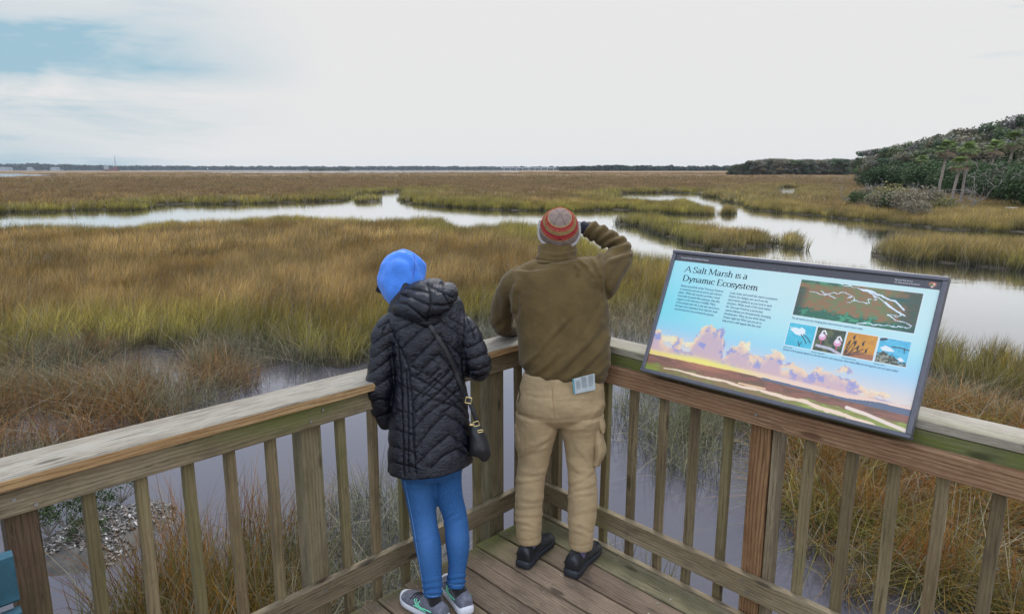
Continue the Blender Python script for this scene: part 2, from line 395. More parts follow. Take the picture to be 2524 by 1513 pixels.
def put(P, ks, s0, s1, tint, tip_, tilt=.10, zoff=0., sg=.26):
    n = len(P)
    if not n: return
    pos.append(np.column_stack([P, np.full(n, ZW + zoff)])); idx.append(np.asarray(ks)[rng.integers(0, len(ks), n)])
    fac_ = rng.lognormal(0, sg, n)[:, None]; tint = tint * fac_; tip_ = tip_ * fac_
    rotz.append(rng.normal(.0, .8, n) + np.where(rng.uniform(size=n) < .3, rng.uniform(0, 6.28, n), 0)); tlt.append(np.stack([rng.normal(0, tilt, n), rng.normal(.06, tilt, n)], -1))
    s = rng.uniform(s0, s1, n); scl.append(s); tin.append(tint); tipc.append(tip_)
def wedge(r0, r1, dens, a0=-54, a1=54):
    n = int((rad(a1) - rad(a0)) / 2 * (r1 ** 2 - r0 ** 2) * dens)
    r = np.sqrt(rng.uniform(r0 ** 2, r1 ** 2, n)); a = rng.uniform(rad(a0), rad(a1), n)
    return np.stack([np.sin(a) * r, np.cos(a) * r], -1)
def lerp(a, b_, f): return a + (b_ - a) * f[:, None]
def marsh(r0, r1, dens, ks, s0, s1):
    P = wedge(r0, r1, dens); S = shore(P); P = P[~in_water(S)]
    ed = edge_dist(P); n1_ = fbm(xyz(P[:, 0] * .09, P[:, 1] * .06), 4); n2_ = fbm(xyz(P[:, 0] * .5, P[:, 1] * .35, 5.), 3); n3_ = fbm(xyz(P[:, 0] * .03, P[:, 1] * .02, 9.), 3)
    r_ = np.hypot(P[:, 0], P[:, 1])
    wfar = np.clip(r_ / 45, .8, 2.6)
    e = np.clip(1 - ed / (wfar * (2.2 + 3.5 * n1_)), 0, 1) ** .7
    base = lerp(BR[None], BR2[None], sstep(.35, .65, n2_))
    green = sstep(.55, .74, n1_ + .5 * (n3_ - .5))
    base = lerp(base, OL[None] * .9, green * .75)
    tp = lerp(base * 1.25, TAN[None], sstep(.4, .7, n2_) * .5)
    base = lerp(base, OL[None], e * .75); tp = lerp(tp, YG[None] * .95, e * .7 * sstep(.25, .6, n2_ + .15))
    rights = (P[:, 0] > .28 * P[:, 1]) & (r_ > 30)
    base = np.where(rights[:, None], lerp(base, OL[None] * .8 + TAN[None] * .4, np.full(len(P), .5)), base); tp = np.where(rights[:, None], lerp(tp, TAN[None] * 1.05, np.full(len(P), .6)), tp)
    # olive / grey skirt right beside the water on this side
    g = (np.clip(1 - ed / 1.2, 0, 1) * .6) * (r_ < 45); base = lerp(base, GR[None] * .7, g)
    ff = sstep(60, 110, r_) * (1 - .8 * e) * .6; fb_ = np.array(lin(116, 88, 62))[None]; base = lerp(base, fb_, ff); tp = lerp(tp, fb_ * 1.25, ff)
    pat = .62 + .76 * sstep(.3, .7, fbm(xyz(P[:, 0] * .9, P[:, 1] * .45, 21.), 3)); base = base * pat[:, None]; tp = tp * (.5 + .5 * pat)[:, None]
    hfac = (.90 + .34 * (n2_ - .5) * 2 * .6 + .2 * (n1_ - .5)) * (1 - .18 * np.clip(1 - ed / .8, 0, 1))
    k = len(pos); put(P, ks, s0, s1, base, tp, sg=.26 if r0 < 60 else .12); scl[-1] = scl[-1] * hfac
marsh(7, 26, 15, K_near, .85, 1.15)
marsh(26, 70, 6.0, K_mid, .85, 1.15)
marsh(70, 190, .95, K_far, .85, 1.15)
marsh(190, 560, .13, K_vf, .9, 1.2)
# marsh behind and to the sides of the hammock is covered by the same rings
def zone(poly_px, dens, ks, s0, s1, c0, c1, tips, nthr=.0, tilt=.2, nsc=.9, ex=1.0):
    Q = np.array(G(*poly_px)); lo, hi = Q.min(0), Q.max(0); n = int((hi - lo).prod() * dens)
    P = rng.uniform(lo, hi, (n, 2)); P = P[pts_in_poly(P + (np.stack([fbm(xyz(P[:, 0], P[:, 1]), 3), fbm(xyz(P[:, 0], P[:, 1], 4.), 3)], -1) - .5) * ex, Q)]
    nn = fbm(xyz(P[:, 0] * nsc, P[:, 1] * nsc, 3.), 3); kz = nn > nthr; P = P[kz]; nn = nn[kz]
    f = sstep(.38, .62, fbm(xyz(P[:, 0] * 1.6, P[:, 1] * 1.6, 12.), 3)); rr_ = rng.uniform(size=len(P))
    cc = lerp(np.array(c0)[None], np.array(c1)[None], f); tt = lerp(cc, np.array(tips)[None], rr_ * .8)
    put(P, ks, s0, s1, cc, tt, tilt)
# left flooded flat
zone([(-250, 930), (0, 905), (109, 885), (327, 868), (470, 872), (560, 905), (600, 960), (520, 1040), (380, 1060), (200, 1150), (0, 1230), (-250, 1350)], 26, K_sp, .8, 1.25, GR * .75, OR * .55, TAN, .33)
zone([(-250, 930), (0, 905), (109, 885), (327, 875), (420, 900), (430, 960), (330, 1010), (0, 1130), (-250, 1250)], 13, K_mat, .7, 1.1, GR * .7, OR * .6, OL, .42)
zone([(470, 870), (700, 880), (690, 905), (560, 925), (480, 905)], 16, K_sp, .6, 1.0, GR * .9, GR * .7, ST * .8, .42)
zone([(900, 895), (1000, 830), (1240, 790), (1260, 850), (1100, 900), (960, 930)], 12, K_sp, .8, 1.2, GR * .9, OL * .7, GR, .35)
zone([(1480, 780), (1560, 775), (1640, 800), (1640, 850), (1480, 840)], 12, K_sp, .8, 1.2, GR, ST * .7, TAN, .40)
zone([(-250, 900), (0, 892), (300, 856), (545, 850), (700, 870), (800, 895), (760, 915), (560, 890), (300, 885), (0, 925), (-250, 960)], 14, K_sp, .9, 1.4, GR * .7, GR * .5, ST * .8, .36, ex=1.6)
# in front of the sign's rail
zone([(1520, 965), (1570, 1150), (1700, 1190), (1850, 1130), (2020, 1110), (2100, 960), (1900, 860), (1600, 860)], 26, K_sp, .8, 1.2, GR * .95, GR * .65, OL, .36, nsc=1.3)
zone([(1600, 965), (1660, 1080), (1900, 1090), (2100, 960), (1900, 860), (1600, 860)], 8, K_mat, .6, .9, GR * .9, OL * .7, GR, .44)
zone([(1900, 1040), (2060, 980), (2300, 1040), (2700, 1050), (2800, 1600), (2300, 1600), (2150, 1470), (2010, 1330), (1890, 1210)], 16, K_mat, .8, 1.25, OR * .52, OL * .75, OR * .8 + OL * .2, .34)
zone([(1960, 1080), (2200, 1090), (2700, 1100), (2800, 1600), (2400, 1600), (2200, 1430), (2050, 1290)], 10, K_near, .5, .85, OL * .8, OR * .6, OR, .42)
zone([(2250, 900), (2330, 950), (2700, 1040), (2700, 1130), (2350, 1080), (2200, 1000)], 9, K_sp, .8, 1.2, GR * .8, OR * .5, ST * .8, .36)
zone([(2280, 985), (2524, 1040), (2700, 1080), (2700, 1130), (2300, 1060)], 16, K_mat, .8, 1.1, OL * .7, OR * .6, TAN, .30)
# below the left rail
zone([(430, 1400), (560, 1330), (720, 1300), (770, 1400), (740, 1700), (200, 1750), (250, 1540)], 30, K_reed, .7, 1.05, OR * .5, OL * .55, OR, .36, nsc=1.6)
zone([(450, 1450), (560, 1400), (720, 1370), (780, 1450), (740, 1700), (260, 1750)], 26, K_mat, .6, .9, OR * .4, OL * .5, OR * .8, .30, nsc=1.6)
zone([(130, 1560), (300, 1480), (430, 1400), (560, 1330), (500, 1250), (440, 1330), (300, 1450)], 5, K_reed, .7, 1.0, OR * .5, TAN * .8, OR * .9, .45)
zone([(700, 1290), (900, 1240), (1030, 1270), (1060, 1400), (1000, 1600), (740, 1640)], 30, K_sp, .8, 1.2, GR * 1.0, GR * .6, GR * 1.1, .34, nsc=1.6)
zone([(700, 1280), (880, 1220), (960, 1260), (900, 1330), (760, 1360)], 9, K_reed, .6, .95, OR * .5, TAN * .8, OR * .9, .38)
zone([(1000, 1450), (1240, 1380), (1500, 1450), (1700, 1600), (1000, 1700)], 8, K_sp, .8, 1.2, GR, OL * .6, GR, .45)

pos = np.concatenate(pos); idx = np.concatenate(idx); rotz = np.concatenate(rotz); tlt = np.concatenate(tlt); scl = np.concatenate(scl); tin = np.concatenate(tin); tipc = np.concatenate(tipc)
# nothing grows through the platform
keep = ~((pos[:, 0] * -math.sin(rad(46.2)) + pos[:, 1] * math.cos(rad(46.2)) < 2.85) & (pos[:, 0] * math.sin(rad(46.7)) + pos[:, 1] * math.cos(rad(46.7)) < 2.95))
pos, idx, rotz, tlt, scl, tin, tipc = [a[keep] for a in (pos, idx, rotz, tlt, scl, tin, tipc)]
print('clumps', len(pos))
me = bpy.data.meshes.new('marsh_grass'); me.vertices.add(len(pos)); me.vertices.foreach_set('co', pos.astype(np.float32).ravel())
def at(nm, typ, a, key):
    x = me.attributes.new(nm, typ, 'POINT'); x.data.foreach_set(key, np.ascontiguousarray(a).ravel())
at('idx', 'INT', idx.astype(np.int32), 'value'); at('rot', 'FLOAT_VECTOR', np.column_stack([tlt, rotz]).astype(np.float32), 'vector')
at('scl', 'FLOAT', scl.astype(np.float32), 'value')
at('tint', 'FLOAT_VECTOR', np.clip(tin, 0, 1).astype(np.float32), 'vector'); at('tipc', 'FLOAT_VECTOR', np.clip(tipc, 0, 1).astype(np.float32), 'vector')
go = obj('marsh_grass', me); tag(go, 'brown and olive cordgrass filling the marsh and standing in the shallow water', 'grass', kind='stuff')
gt = bpy.data.node_groups.new('grass_scatter', 'GeometryNodeTree')
gt.interface.new_socket('Geometry', in_out='INPUT', socket_type='NodeSocketGeometry'); gt.interface.new_socket('Geometry', in_out='OUTPUT', socket_type='NodeSocketGeometry')
gi = gt.nodes.new('NodeGroupInput'); gout = gt.nodes.new('NodeGroupOutput')
ci = gt.nodes.new('GeometryNodeCollectionInfo'); ci.inputs['Collection'].default_value = ccol; ci.inputs['Separate Children'].default_value = True; ci.inputs['Reset Children'].default_value = True
iop = gt.nodes.new('GeometryNodeInstanceOnPoints'); iop.inputs['Pick Instance'].default_value = True
def na(nm, dt):
    n = gt.nodes.new('GeometryNodeInputNamedAttribute'); n.data_type = dt; n.inputs['Name'].default_value = nm; return n.outputs['Attribute']
gt.links.new(gi.outputs[0], iop.inputs['Points']); gt.links.new(ci.outputs[0], iop.inputs['Instance'])
gt.links.new(na('idx', 'INT'), iop.inputs['Instance Index'])
e2r = gt.nodes.new('FunctionNodeEulerToRotation'); gt.links.new(na('rot', 'FLOAT_VECTOR'), e2r.inputs[0]); gt.links.new(e2r.outputs[0], iop.inputs['Rotation'])
gt.links.new(na('scl', 'FLOAT'), iop.inputs['Scale']); gt.links.new(iop.outputs[0], gout.inputs[0])
mod = go.modifiers.new('scatter', 'NODES'); mod.node_group = gt
# ------------------------------------------------------------------ trees, shrubs, dead wood
def tube(path, radii, n=8, cap=True, flat=None):
    """swept tube along a polyline; radii = per-point r or (ra, rb); flat = preferred direction of ra"""
    P = np.asarray(path, float); m_ = len(P); R = [(r, r) if np.isscalar(r) else r for r in radii]
    V = []; ref = np.array(flat if flat is not None else (0.123, .3, .945), float); prev = None
    for i in range(m_):
        tg = P[min(i + 1, m_ - 1)] - P[max(i - 1, 0)]; tg = tg / (np.linalg.norm(tg) + 1e-12)
        a = ref if (prev is None or flat is not None) else prev
        a = a - tg * (a @ tg)
        if np.linalg.norm(a) < 1e-4: a = np.cross(tg, (1, 0, 0))
        a /= np.linalg.norm(a); b_ = np.cross(tg, a); prev = a
        for k in range(n):
            an = 2 * math.pi * k / n; V.append(P[i] + a * math.cos(an) * R[i][0] + b_ * math.sin(an) * R[i][1])
    Fs = [(i * n + k, i * n + (k + 1) % n, (i + 1) * n + (k + 1) % n, (i + 1) * n + k) for i in range(m_ - 1) for k in range(n)]
    if cap: Fs += [tuple(range(n))[::-1], tuple((m_ - 1) * n + k for k in range(n))]
    return np.array(V), Fs
def cards(cent, rad3, n, size, r, upb=.35, shell=.5):
    """n leaf cards through an ellipsoid, denser towards its skin"""
    d = r.normal(size=(n, 3)); d /= np.linalg.norm(d, axis=1)[:, None]; q = r.uniform(shell, 1.05, n) ** .8
    c_ = np.asarray(cent) + d * q[:, None] * np.asarray(rad3)
    nn = d + r.normal(0, .8, (n, 3)); nn[:, 2] += upb; nn /= np.linalg.norm(nn, axis=1)[:, None]
    a = np.cross(nn, r.normal(size=(n, 3))); a /= np.linalg.norm(a, axis=1)[:, None]; b_ = np.cross(nn, a)
    s = size * r.uniform(.6, 1.3, n)[:, None]; s2 = s * r.uniform(.35, .8, n)[:, None]
    V = np.stack([c_ - a * s, c_ - b_ * s2, c_ + a * s, c_ + b_ * s2], 1).reshape(-1, 3)
    return V, np.arange(4 * n).reshape(-1, 4)
m_leaf, t, b = mat('leaves')
lc = attr(t, 'col').outputs['Color']; oi = N(t, 'ShaderNodeObjectInfo')
va = mth(t, 'MULTIPLY_ADD', oi.outputs['Random'], .5, .78)
lcol = mixc(t, 1.0, lc, comb(t, va, mth(t, 'MULTIPLY_ADD', oi.outputs['Random'], .42, .80), va), 'MULTIPLY')
t.links.new(lcol, b.inputs['Base Color']); b.inputs['Roughness'].default_value = .65; b.inputs['Specular IOR Level'].default_value = .25
tr = N(t, 'ShaderNodeBsdfTranslucent'); t.links.new(lcol, tr.inputs[0]); ms = N(t, 'ShaderNodeMixShader'); ms.inputs[0].default_value = .22
t.links.new(b.outputs[0], ms.inputs[1]); t.links.new(tr.outputs[0], ms.inputs[2]); t.links.new(ms.outputs[0], t.nodes['Material Output'].inputs[0])
m_bark = plain('bark', (.20, .175, .15), .9, .1, nscale=6, namp=.4, bscale=30)
m_palmtrunk = plain('palm_trunk', (.30, .25, .21), .9, .1, nscale=9, namp=.3, bscale=30)
m_dead = plain('bleached_wood', (.25, .23, .205), .9, .1, nscale=5, namp=.3)
def copy_tree(o, parent=None):
    c_ = o.copy(); COL.objects.link(c_)
    if parent is not None: c_.parent = parent
    for ch in [x for x in bpy.data.objects if x.parent == o]: copy_tree(ch, c_)
    return c_
def oak(seed, H=8., Rr=4.2, base=(.055, .075, .030), n=230, sz=.20, blobs=34, low=.14):
    r = np.random.default_rng(seed); root = empty('oak_tree'); tb = MB(); cb = MB()
    lean = r.normal(0, .5, 2); top = np.array([lean[0], lean[1], H * .5])
    V, Fs = tube([(0, 0, -.3), (lean[0] * .3, lean[1] * .3, H * .22), top], [.28, .22, .15], 7); tb.add(V, Fs)
    for k in range(blobs):
        a = r.uniform(0, 6.28); q = r.uniform(.1, 1) ** .6; zz_ = H * (low + (1 - low - .1) * r.uniform(0, 1) ** .8)
        env = Rr * math.sqrt(max(.05, 1 - ((zz_ / H - .45) / .58) ** 2))
        c_ = np.array([math.cos(a) * q * env * .8, math.sin(a) * q * env * .8, zz_])
        rr_ = np.array([r.uniform(.7, 1.35), r.uniform(.7, 1.35), r.uniform(.45, .85)]) * Rr * .27
        V, Fs = cards(c_, rr_, n, sz, r); cl = np.array(base) * r.uniform(.6, 1.6) * np.array([r.uniform(.9, 1.4), 1, r.uniform(.8, 1.3)])
        if r.uniform() < .10: cl = np.array([.15, .145, .125]) * r.uniform(.8, 1.3)       # grey twigs and moss
        cc = np.repeat(cl[None] * r.uniform(.65, 1.4, (n, 1)), 4, 0); cb.add(V, Fs, col=np.column_stack([cc, np.ones(len(cc))]))
        st = np.array([0, 0, H * .2]) + (top - [0, 0, H * .2]) * r.uniform(.1, 1)
        mid = (st + c_) / 2 + r.normal(0, .35, 3); V, Fs = tube([st, mid, c_ + r.normal(0, .3, 3)], [.11, .07, .025], 5); tb.add(V, Fs)
    tb.build('trunk', m_bark, root); cb.build('crown', m_leaf, root); return root
def palm(seed, H=6.):
    r = np.random.default_rng(seed); root = empty('cabbage_palm'); tb = MB(); lx = r.normal(0, .25)
    V, Fs = tube([(0, 0, -.3), (lx * .2, 0, H * .4), (lx * .7, 0, H * .8), (lx, 0, H)], [.16, .13, .13, .18], 9); tb.add(V, Fs); tb.build('trunk', m_palmtrunk, root)
    cb = MB()
    for k in range(42):
        a = r.uniform(0, 6.28); el = r.uniform(-.9, 1.35); d = np.array([math.cos(a) * math.cos(el), math.sin(a) * math.cos(el), math.sin(el)])
        c0 = np.array([lx, 0, H]); L0 = r.uniform(.5, .75); hub = c0 + d * L0; side = np.cross(d, (0, 0, 1)); side /= np.linalg.norm(side); up = np.cross(side, d)
        col = np.array([.135, .18, .055]) * r.uniform(.7, 1.6) if el > -.35 else np.array([.20, .15, .09]) * r.uniform(.6, 1.2)
        V, Fs = tube([c0, hub], [.02, .012], 4); cb.add(V, Fs, col=np.tile([*col, 1], (len(V), 1)))
        for j in range(13):
            f = (j - 6) / 6 * 1.25; dd = d * math.cos(f) + side * math.sin(f); Lf = r.uniform(.55, .8) * (1 - .15 * abs(f)); tipp = hub + dd * Lf + np.array([0, 0, -.28 * Lf]); midp = hub + dd * Lf * .55 + up * .03
            w = np.cross(dd, up) * .035
            cb.add([hub, midp - w, tipp, midp + w], [(0, 1, 2, 3)], col=np.tile([*(col * r.uniform(.8, 1.25)), 1], (4, 1)))
    cb.build('crown', m_leaf, root); return root
def deadtree(seed, size=2.6, up=.5, name='dead_tree', depth=4, mt=None, rad0=.05):
    r = np.random.default_rng(seed); mb = MB()
    def grow(p, d, L_, rd, lev):
        pts = [p]; dd = np.array(d)
        for s in range(4):
            dd = dd + r.normal(0, .28, 3); dd /= np.linalg.norm(dd); pts.append(pts[-1] + dd * L_ / 4)
        V, Fs = tube(pts, [rd, rd * .85, rd * .7, rd * .55, rd * .4], 5); mb.add(V, Fs)
        if lev > 0:
            for k in range(r.integers(3, 5)):
                i = r.integers(1, 5); nd = dd + r.normal(0, .75, 3) + np.array([0, 0, .12]); nd /= np.linalg.norm(nd)
                grow(pts[i], nd, L_ * r.uniform(.5, .75), rd * .55, lev - 1)
    for k in range(3):
        a = r.uniform(0, 6.28); d = np.array([math.cos(a), math.sin(a) * .6, up * r.uniform(.4, 1.6)]); grow(np.array([0, 0, .05]), d / np.linalg.norm(d), size, rad0, depth - 1)
    return mb.build(name, mt or m_dead)
def shrub(seed, H=1.4, R_=1.1, col=(.2, .18, .12), n=900, sz=.07):
    r = np.random.default_rng(seed); root = empty('marsh_shrub'); tb = MB(); cb = MB()
    for k in range(16):
        a = r.uniform(0, 6.28); e = np.array([math.cos(a) * R_ * r.uniform(.3, .9), math.sin(a) * R_ * r.uniform(.3, .9), H * r.uniform(.5, 1)])
        V, Fs = tube([(0, 0, 0), e * .5 + r.normal(0, .08, 3), e], [.03, .018, .006], 4); tb.add(V, Fs)
        V, Fs = cards(e * .85, (R_ * .42, R_ * .42, H * .3), n // 16, sz, r, shell=.1); cc = np.repeat(np.array(col)[None] * r.uniform(.55, 1.5, (n // 16, 1)), 4, 0); cb.add(V, Fs, col=np.column_stack([cc, np.ones(len(cc))]))
    tb.build('stems', m_dead, root); cb.build('foliage', m_leaf, root); return root
oaks = [oak(100 + i, 8.2, 4.0 + .4 * i, base=bs) for i, bs in enumerate([(.080, .116, .052), (.100, .120, .066), (.062, .102, .044), (.112, .124, .082)])]
skyl = [(2090, 402), (2120, 392), (2150, 378), (2200, 362), (2230, 352), (2290, 345), (2340, 340), (2370, 328), (2410, 330), (2440, 318), (2480, 308), (2524, 303), (2700, 290), (3000, 280)]
used = set()
def place(stock, x, y, s, rz, label, group, wide=1.0, z=ZW + .05):
    o = stock if stock.name not in used else copy_tree(stock); used.add(o.name)
    o.location = (x, y, z); o.scale = (s * wide, s * wide, s); o.rotation_euler = (0, 0, rz); tag(o, label, 'tree', group); return o
rt = np.random.default_rng(5); k = 0
gn = 'live oaks of the near hammock'
for row, (dd, cnt, hf) in enumerate([(0, 13, .50), (7, 14, .74), (15, 15, .88), (25, 15, 1.0)]):
    for i in range(cnt):
        f = (i + .5 + rt.uniform(-.3, .3)) / cnt; px = 2128 + f * 760 if row else 2150 + f * 700
        y = (150 - 78 * min(1, f * 1.15)) * .76 + dd; y = max(y, 52 + dd)
        x = aty(px, 400, y)[0]; top = aty(px, np.interp(px, [a[0] for a in skyl], [a[1] for a in skyl]), y)[2] - ZW
        s = max(top * hf * rt.uniform(.92, 1.08), 2.2) / 7.6
        st = oaks[k % 4]; k += 1
        side = 'far right edge' if f > .72 else ('middle' if f > .35 else 'left tip')
        what = ['low spreading', 'mid height rounded', 'tall dark', 'topmost skyline'][row]
        if s > 0: place(st, x, y, s, rt.uniform(0, 6.28), f'{what} live oak at the {side} of the near wooded hammock', gn, 1.0 if row > 1 else 1.15)
g2 = 'oaks of the wood across the marsh'
for i in range(44):
    px = 1800 + i * 9.2 + rt.uniform(-5, 5); y = 315 + rt.uniform(0, 35); x = aty(px, 420, y)[0]
    top = np.interp(px, [1795, 1815, 1864, 1898, 2000, 2200], [412, 405, 396, 391, 392, 391]); zt = aty(px, top + rt.uniform(-1.5, 3), y)[2] - ZW
    place(oaks[int(rt.integers(0, 4))], x, y, zt / 8.2, rt.uniform(0, 6.28), 'dark bluish oak in the low wood across the brown marsh', g2, 1.25)
palms = [palm(200 + i) for i in range(3)]; pg = 'cabbage palms among the oaks'
def pplace(i, px, ytop, y, label):
    y = y * .76
    p = aty(px, ytop, y); o = palms[i] if palms[i].name not in used else copy_tree(palms[i]); used.add(o.name)
    s = (p[2] - ZW) / 6.0; o.location = (p[0], y, ZW); o.scale = (min(s, 1.25) if s > .8 else .9, min(s, 1.25) if s > .8 else .9, s); tag(o, label, 'palm tree', pg)
pplace(0, 2385, 372, 79, 'tallest cabbage palm with a long pale trunk in front of the oaks')
pplace(1, 2325, 368, 84, 'cabbage palm standing left of and behind the tallest palm')
pplace(2, 2356, 405, 78, 'short cabbage palm with a pale trunk just left of the tallest palm')
pplace(0, 2272, 396, 128, 'small yellowish cabbage palm nearest the left tip of the hammock')
pplace(1, 2445, 366, 96, 'cabbage palm half hidden among oaks right of the tallest palm')
pplace(2, 2490, 348, 98, 'dark green cabbage palm rising near the right edge')
def dplace(o, px, py, y, s, rz, label):
    y = y * .76; s = s * .98
    x = aty(px, py, y)[0]; o.location = (x, y, ZW + .1); o.scale = (s,) * 3; o.rotation_euler = (0, 0, rz); tag(o, label, 'dead tree', 'bleached dead trees along the hammock edge')
d0 = deadtree(301, 2.0, .35); d1 = deadtree(302, 1.7, .2); d2 = deadtree(303, 1.2, 1.2)
dplace(d2, 2145, 470, 84, 1.3, .4, 'upright forked bleached snag at the left tip of the hammock')
dplace(d0, 2400, 480, 68, 1.25, 0, 'largest bleached fallen tree tangle below the tallest palm')
dplace(d1, 2110, 470, 80, 1.0, 1., 'low curling bleached branches left of the forked snag')
for px, y, s, rz, lb, src in [(2350, 70, 1.0, .6, 'bleached fallen limbs behind the grey bushes', d1),
                         (2290, 76, 1.1, 2.9, 'bare upright branches behind the straw bushes', d2), (2215, 84, 1.0, 1.2, 'bleached leaning limb behind the yellow bush', d1)]:
    c_ = src.copy(); COL.objects.link(c_); dplace(c_, px, 480, y, s, rz, lb)
ur = np.random.default_rng(44); und = [shrub(320, 2.6, 2.1, (.050, .088, .030), 6400, .085), shrub(321, 2.4, 2.0, (.120, .125, .085), 6400, .085)]; uu_ = set()
for k_ in range(26):
    f = (k_ + .5) / 26; px = 2150 + f * 520 + ur.uniform(-8, 8); y = (146 - 80 * min(1, f * 1.12)) * .76 + ur.uniform(-2, 5); y = max(y, 50); i = k_ % 2
    o = und[i] if i not in uu_ else copy_tree(und[i]); uu_.add(i); s_ = ur.uniform(1.0, 1.75); o.location = (aty(px, 470, y)[0], y, ZW + .05); o.scale = (s_ * 1.1, s_, s_); o.rotation_euler = (0, 0, ur.uniform(0, 6)); tag(o, 'dense dark green understory bush at the foot of the oaks' if i == 0 else 'dense grey green understory bush at the foot of the oaks', 'bush', 'understory bushes below the oaks')
sh = [shrub(310, col=(.21, .185, .125)), shrub(311, col=(.055, .085, .03)), shrub(312, col=(.17, .165, .06))]
shu = set()
for px, y, s, i, lb in [(2215, 66, 1.0, 1, 'dark green round bush on the grassy point'), (2180, 67, .9, 0, 'straw coloured bush left of the dark green bush'), (2245, 64, 1.05, 0, 'grey tan bush right of the dark green bush'),
                        (2200, 73, 1.2, 2, 'yellow green bush behind the dark green bush'), (2290, 68, 1.1, 0, 'pale dry bush between the point and the fallen trees'), (2125, 76, .9, 1, 'dark green bush at the left tip of the hammock'),
                        (2160, 78, 1.0, 0, 'dry grey bush beside the forked snag'), (2330, 66, .8, 2, 'low yellow green bush below the short palm'), (2270, 60, .7, 0, 'smallest dry bush nearest the water on the point')]:
    o = sh[i] if i not in shu else copy_tree(sh[i]); shu.add(i); y = y * .76; s = s * 1.22; o.location = (aty(px, 480, y)[0], y, ZW + .1); o.scale = (s * 1.15, s, s * 1.1); tag(o, lb, 'bush', 'bushes on the grassy point')

# far woods: one mass of leaf clusters along the horizon
r = np.random.default_rng(77); Vs, Fs, Cs = [], [], []; nn = 0
def woods(px0, px1, y, ytop, n, sz, col):
    global nn
    px = r.uniform(px0, px1, n); yy_ = y + r.uniform(0, 60, n); topz = np.array([aty(a, ytop(a), b_)[2] for a, b_ in zip(px, yy_)]); topz = topz + (fbm(xyz(px / 9, y * .01, 0), 3) - .5) * 6
    z = ZW + (topz - ZW) * r.uniform(0, 1, n) ** .6; x = np.array([aty(a, 400, b_)[0] for a, b_ in zip(px, yy_)])
    c_ = np.stack([x, yy_, z], -1); V, f_ = cards((0, 0, 0), (.1, .1, .1), n, sz, r); V = V + np.repeat(c_, 4, 0)
    Vs.append(V); Fs.append(f_ + nn); nn += len(V); Cs.append(np.repeat(np.array(col)[None] * r.uniform(.6, 1.35, (n, 1)), 4, 0))
woods(-150, 340, 2150, lambda a: np.interp(a, [-150, 30, 80, 140, 330, 340], [408, 407, 405, 408, 413, 414]), 6000, 5.5, (.032, .052, .045))
woods(200, 1450, 2300, lambda a: np.interp(a, [200, 700, 1450], [411.5, 412.5, 413.2]), 16000, 5.5, (.030, .052, .050))
woods(1380, 1830, 960, lambda a: np.interp(a, [1380, 1430, 1480, 1700, 1830], [414.5, 413, 410, 411.5, 413]), 9000, 2.2, (.032, .056, .044))
woods(760, 860, 1500, lambda a: 415, 600, 3.0, (.05, .07, .045))
Vf = np.concatenate(Vs); Cf = np.concatenate(Cs)
tag(obj('distant_woods', mkmesh('distant_woods', Vf, np.concatenate(Fs), m_leaf, False, {'col': np.column_stack([Cf, np.ones(len(Cf))])})),
    'thin blue green line of woods along the far horizon', 'woods', kind='stuff')

# ------------------------------------------------------------------ far shore: houses, dredging vessel, bridge, markers
def box(c_, s_):
    x, y, z = c_; a, b_, h = s_[0] / 2, s_[1] / 2, s_[2]
    V = [(x - a, y - b_, z), (x + a, y - b_, z), (x + a, y + b_, z), (x - a, y + b_, z), (x - a, y - b_, z + h), (x + a, y - b_, z + h), (x + a, y + b_, z + h), (x - a, y + b_, z + h)]
    return np.array(V, float), [(0, 3, 2, 1), (4, 5, 6, 7), (0, 1, 5, 4), (1, 2, 6, 5), (2, 3, 7, 6), (3, 0, 4, 7)]
m_white = plain('white_paint', (.75, .75, .74), .6); m_hwall = plain('pale_siding', (.34, .35, .36), .7); m_roofc = plain('grey_roof', (.16, .17, .18), .8); m_dark = plain('dark_glass', (.03, .035, .04), .2)
m_redp = plain('red_hull', (.20, .09, .08), .6); m_greym = plain('grey_mast', (.32, .35, .42), .5); m_conc = plain('pale_concrete', (.55, .56, .57), .8)
def house(px, y, w, label):
    x = aty(px, 415, y)[0]; rt_ = empty('house', (x, y, ZW)); V, f_ = box((x, y, ZW), (w, 9, 5.5)); mb = MB(); mb.add(V, f_); mb.build('wall', m_hwall, rt_)
    h = ZW + 5.52; V = [(x - w / 2 - .6, y - 5.2, h), (x + w / 2 + .6, y - 5.2, h), (x + w / 2 + .6, y + 5.2, h), (x - w / 2 - .6, y + 5.2, h), (x - w / 2 + 2, y, h + 3), (x + w / 2 - 2, y, h + 3)]
    mb = MB(); mb.add(V, [(0, 1, 5, 4), (2, 3, 4, 5), (1, 2, 5), (3, 0, 4), (3, 2, 1, 0)]); mb.build('roof', m_roofc, rt_)
    for k_ in range(3):
        V, f_ = box((x - w * .32 + k_ * w * .32, y - 4.55, ZW + 2), (1.6, .12, 1.8)); mb = MB(); mb.add(V, f_); mb.build('window', m_dark, rt_)
    tag(rt_, label, 'house', 'houses on the far left shore')
house(8, 2060, 30, 'white house at the far left end of the distant shore'); house(20, 2080, 22, 'small white house second from the left on the distant shore')
house(74, 2070, 14, 'small pale house below the tallest far left trees'); house(136, 2090, 24, 'pale low house right of the far left trees')
bx, by = aty(275, 418, 1250)[0], 1250
ves = empty('work_boat', (bx, by, ZW)); tag(ves, 'rust red work boat with a tall grey mast on the distant river', 'boat')
mb = MB(); V = np.array([(-13, -4, .2), (12, -4, .2), (15, 0, .2), (12, 4, .2), (-13, 4, .2), (-13.5, -4.5, 2.6), (12.5, -4.5, 2.6), (17, 0, 3), (12.5, 4.5, 2.6), (-13.5, 4.5, 2.6)]) + (bx, by, ZW)
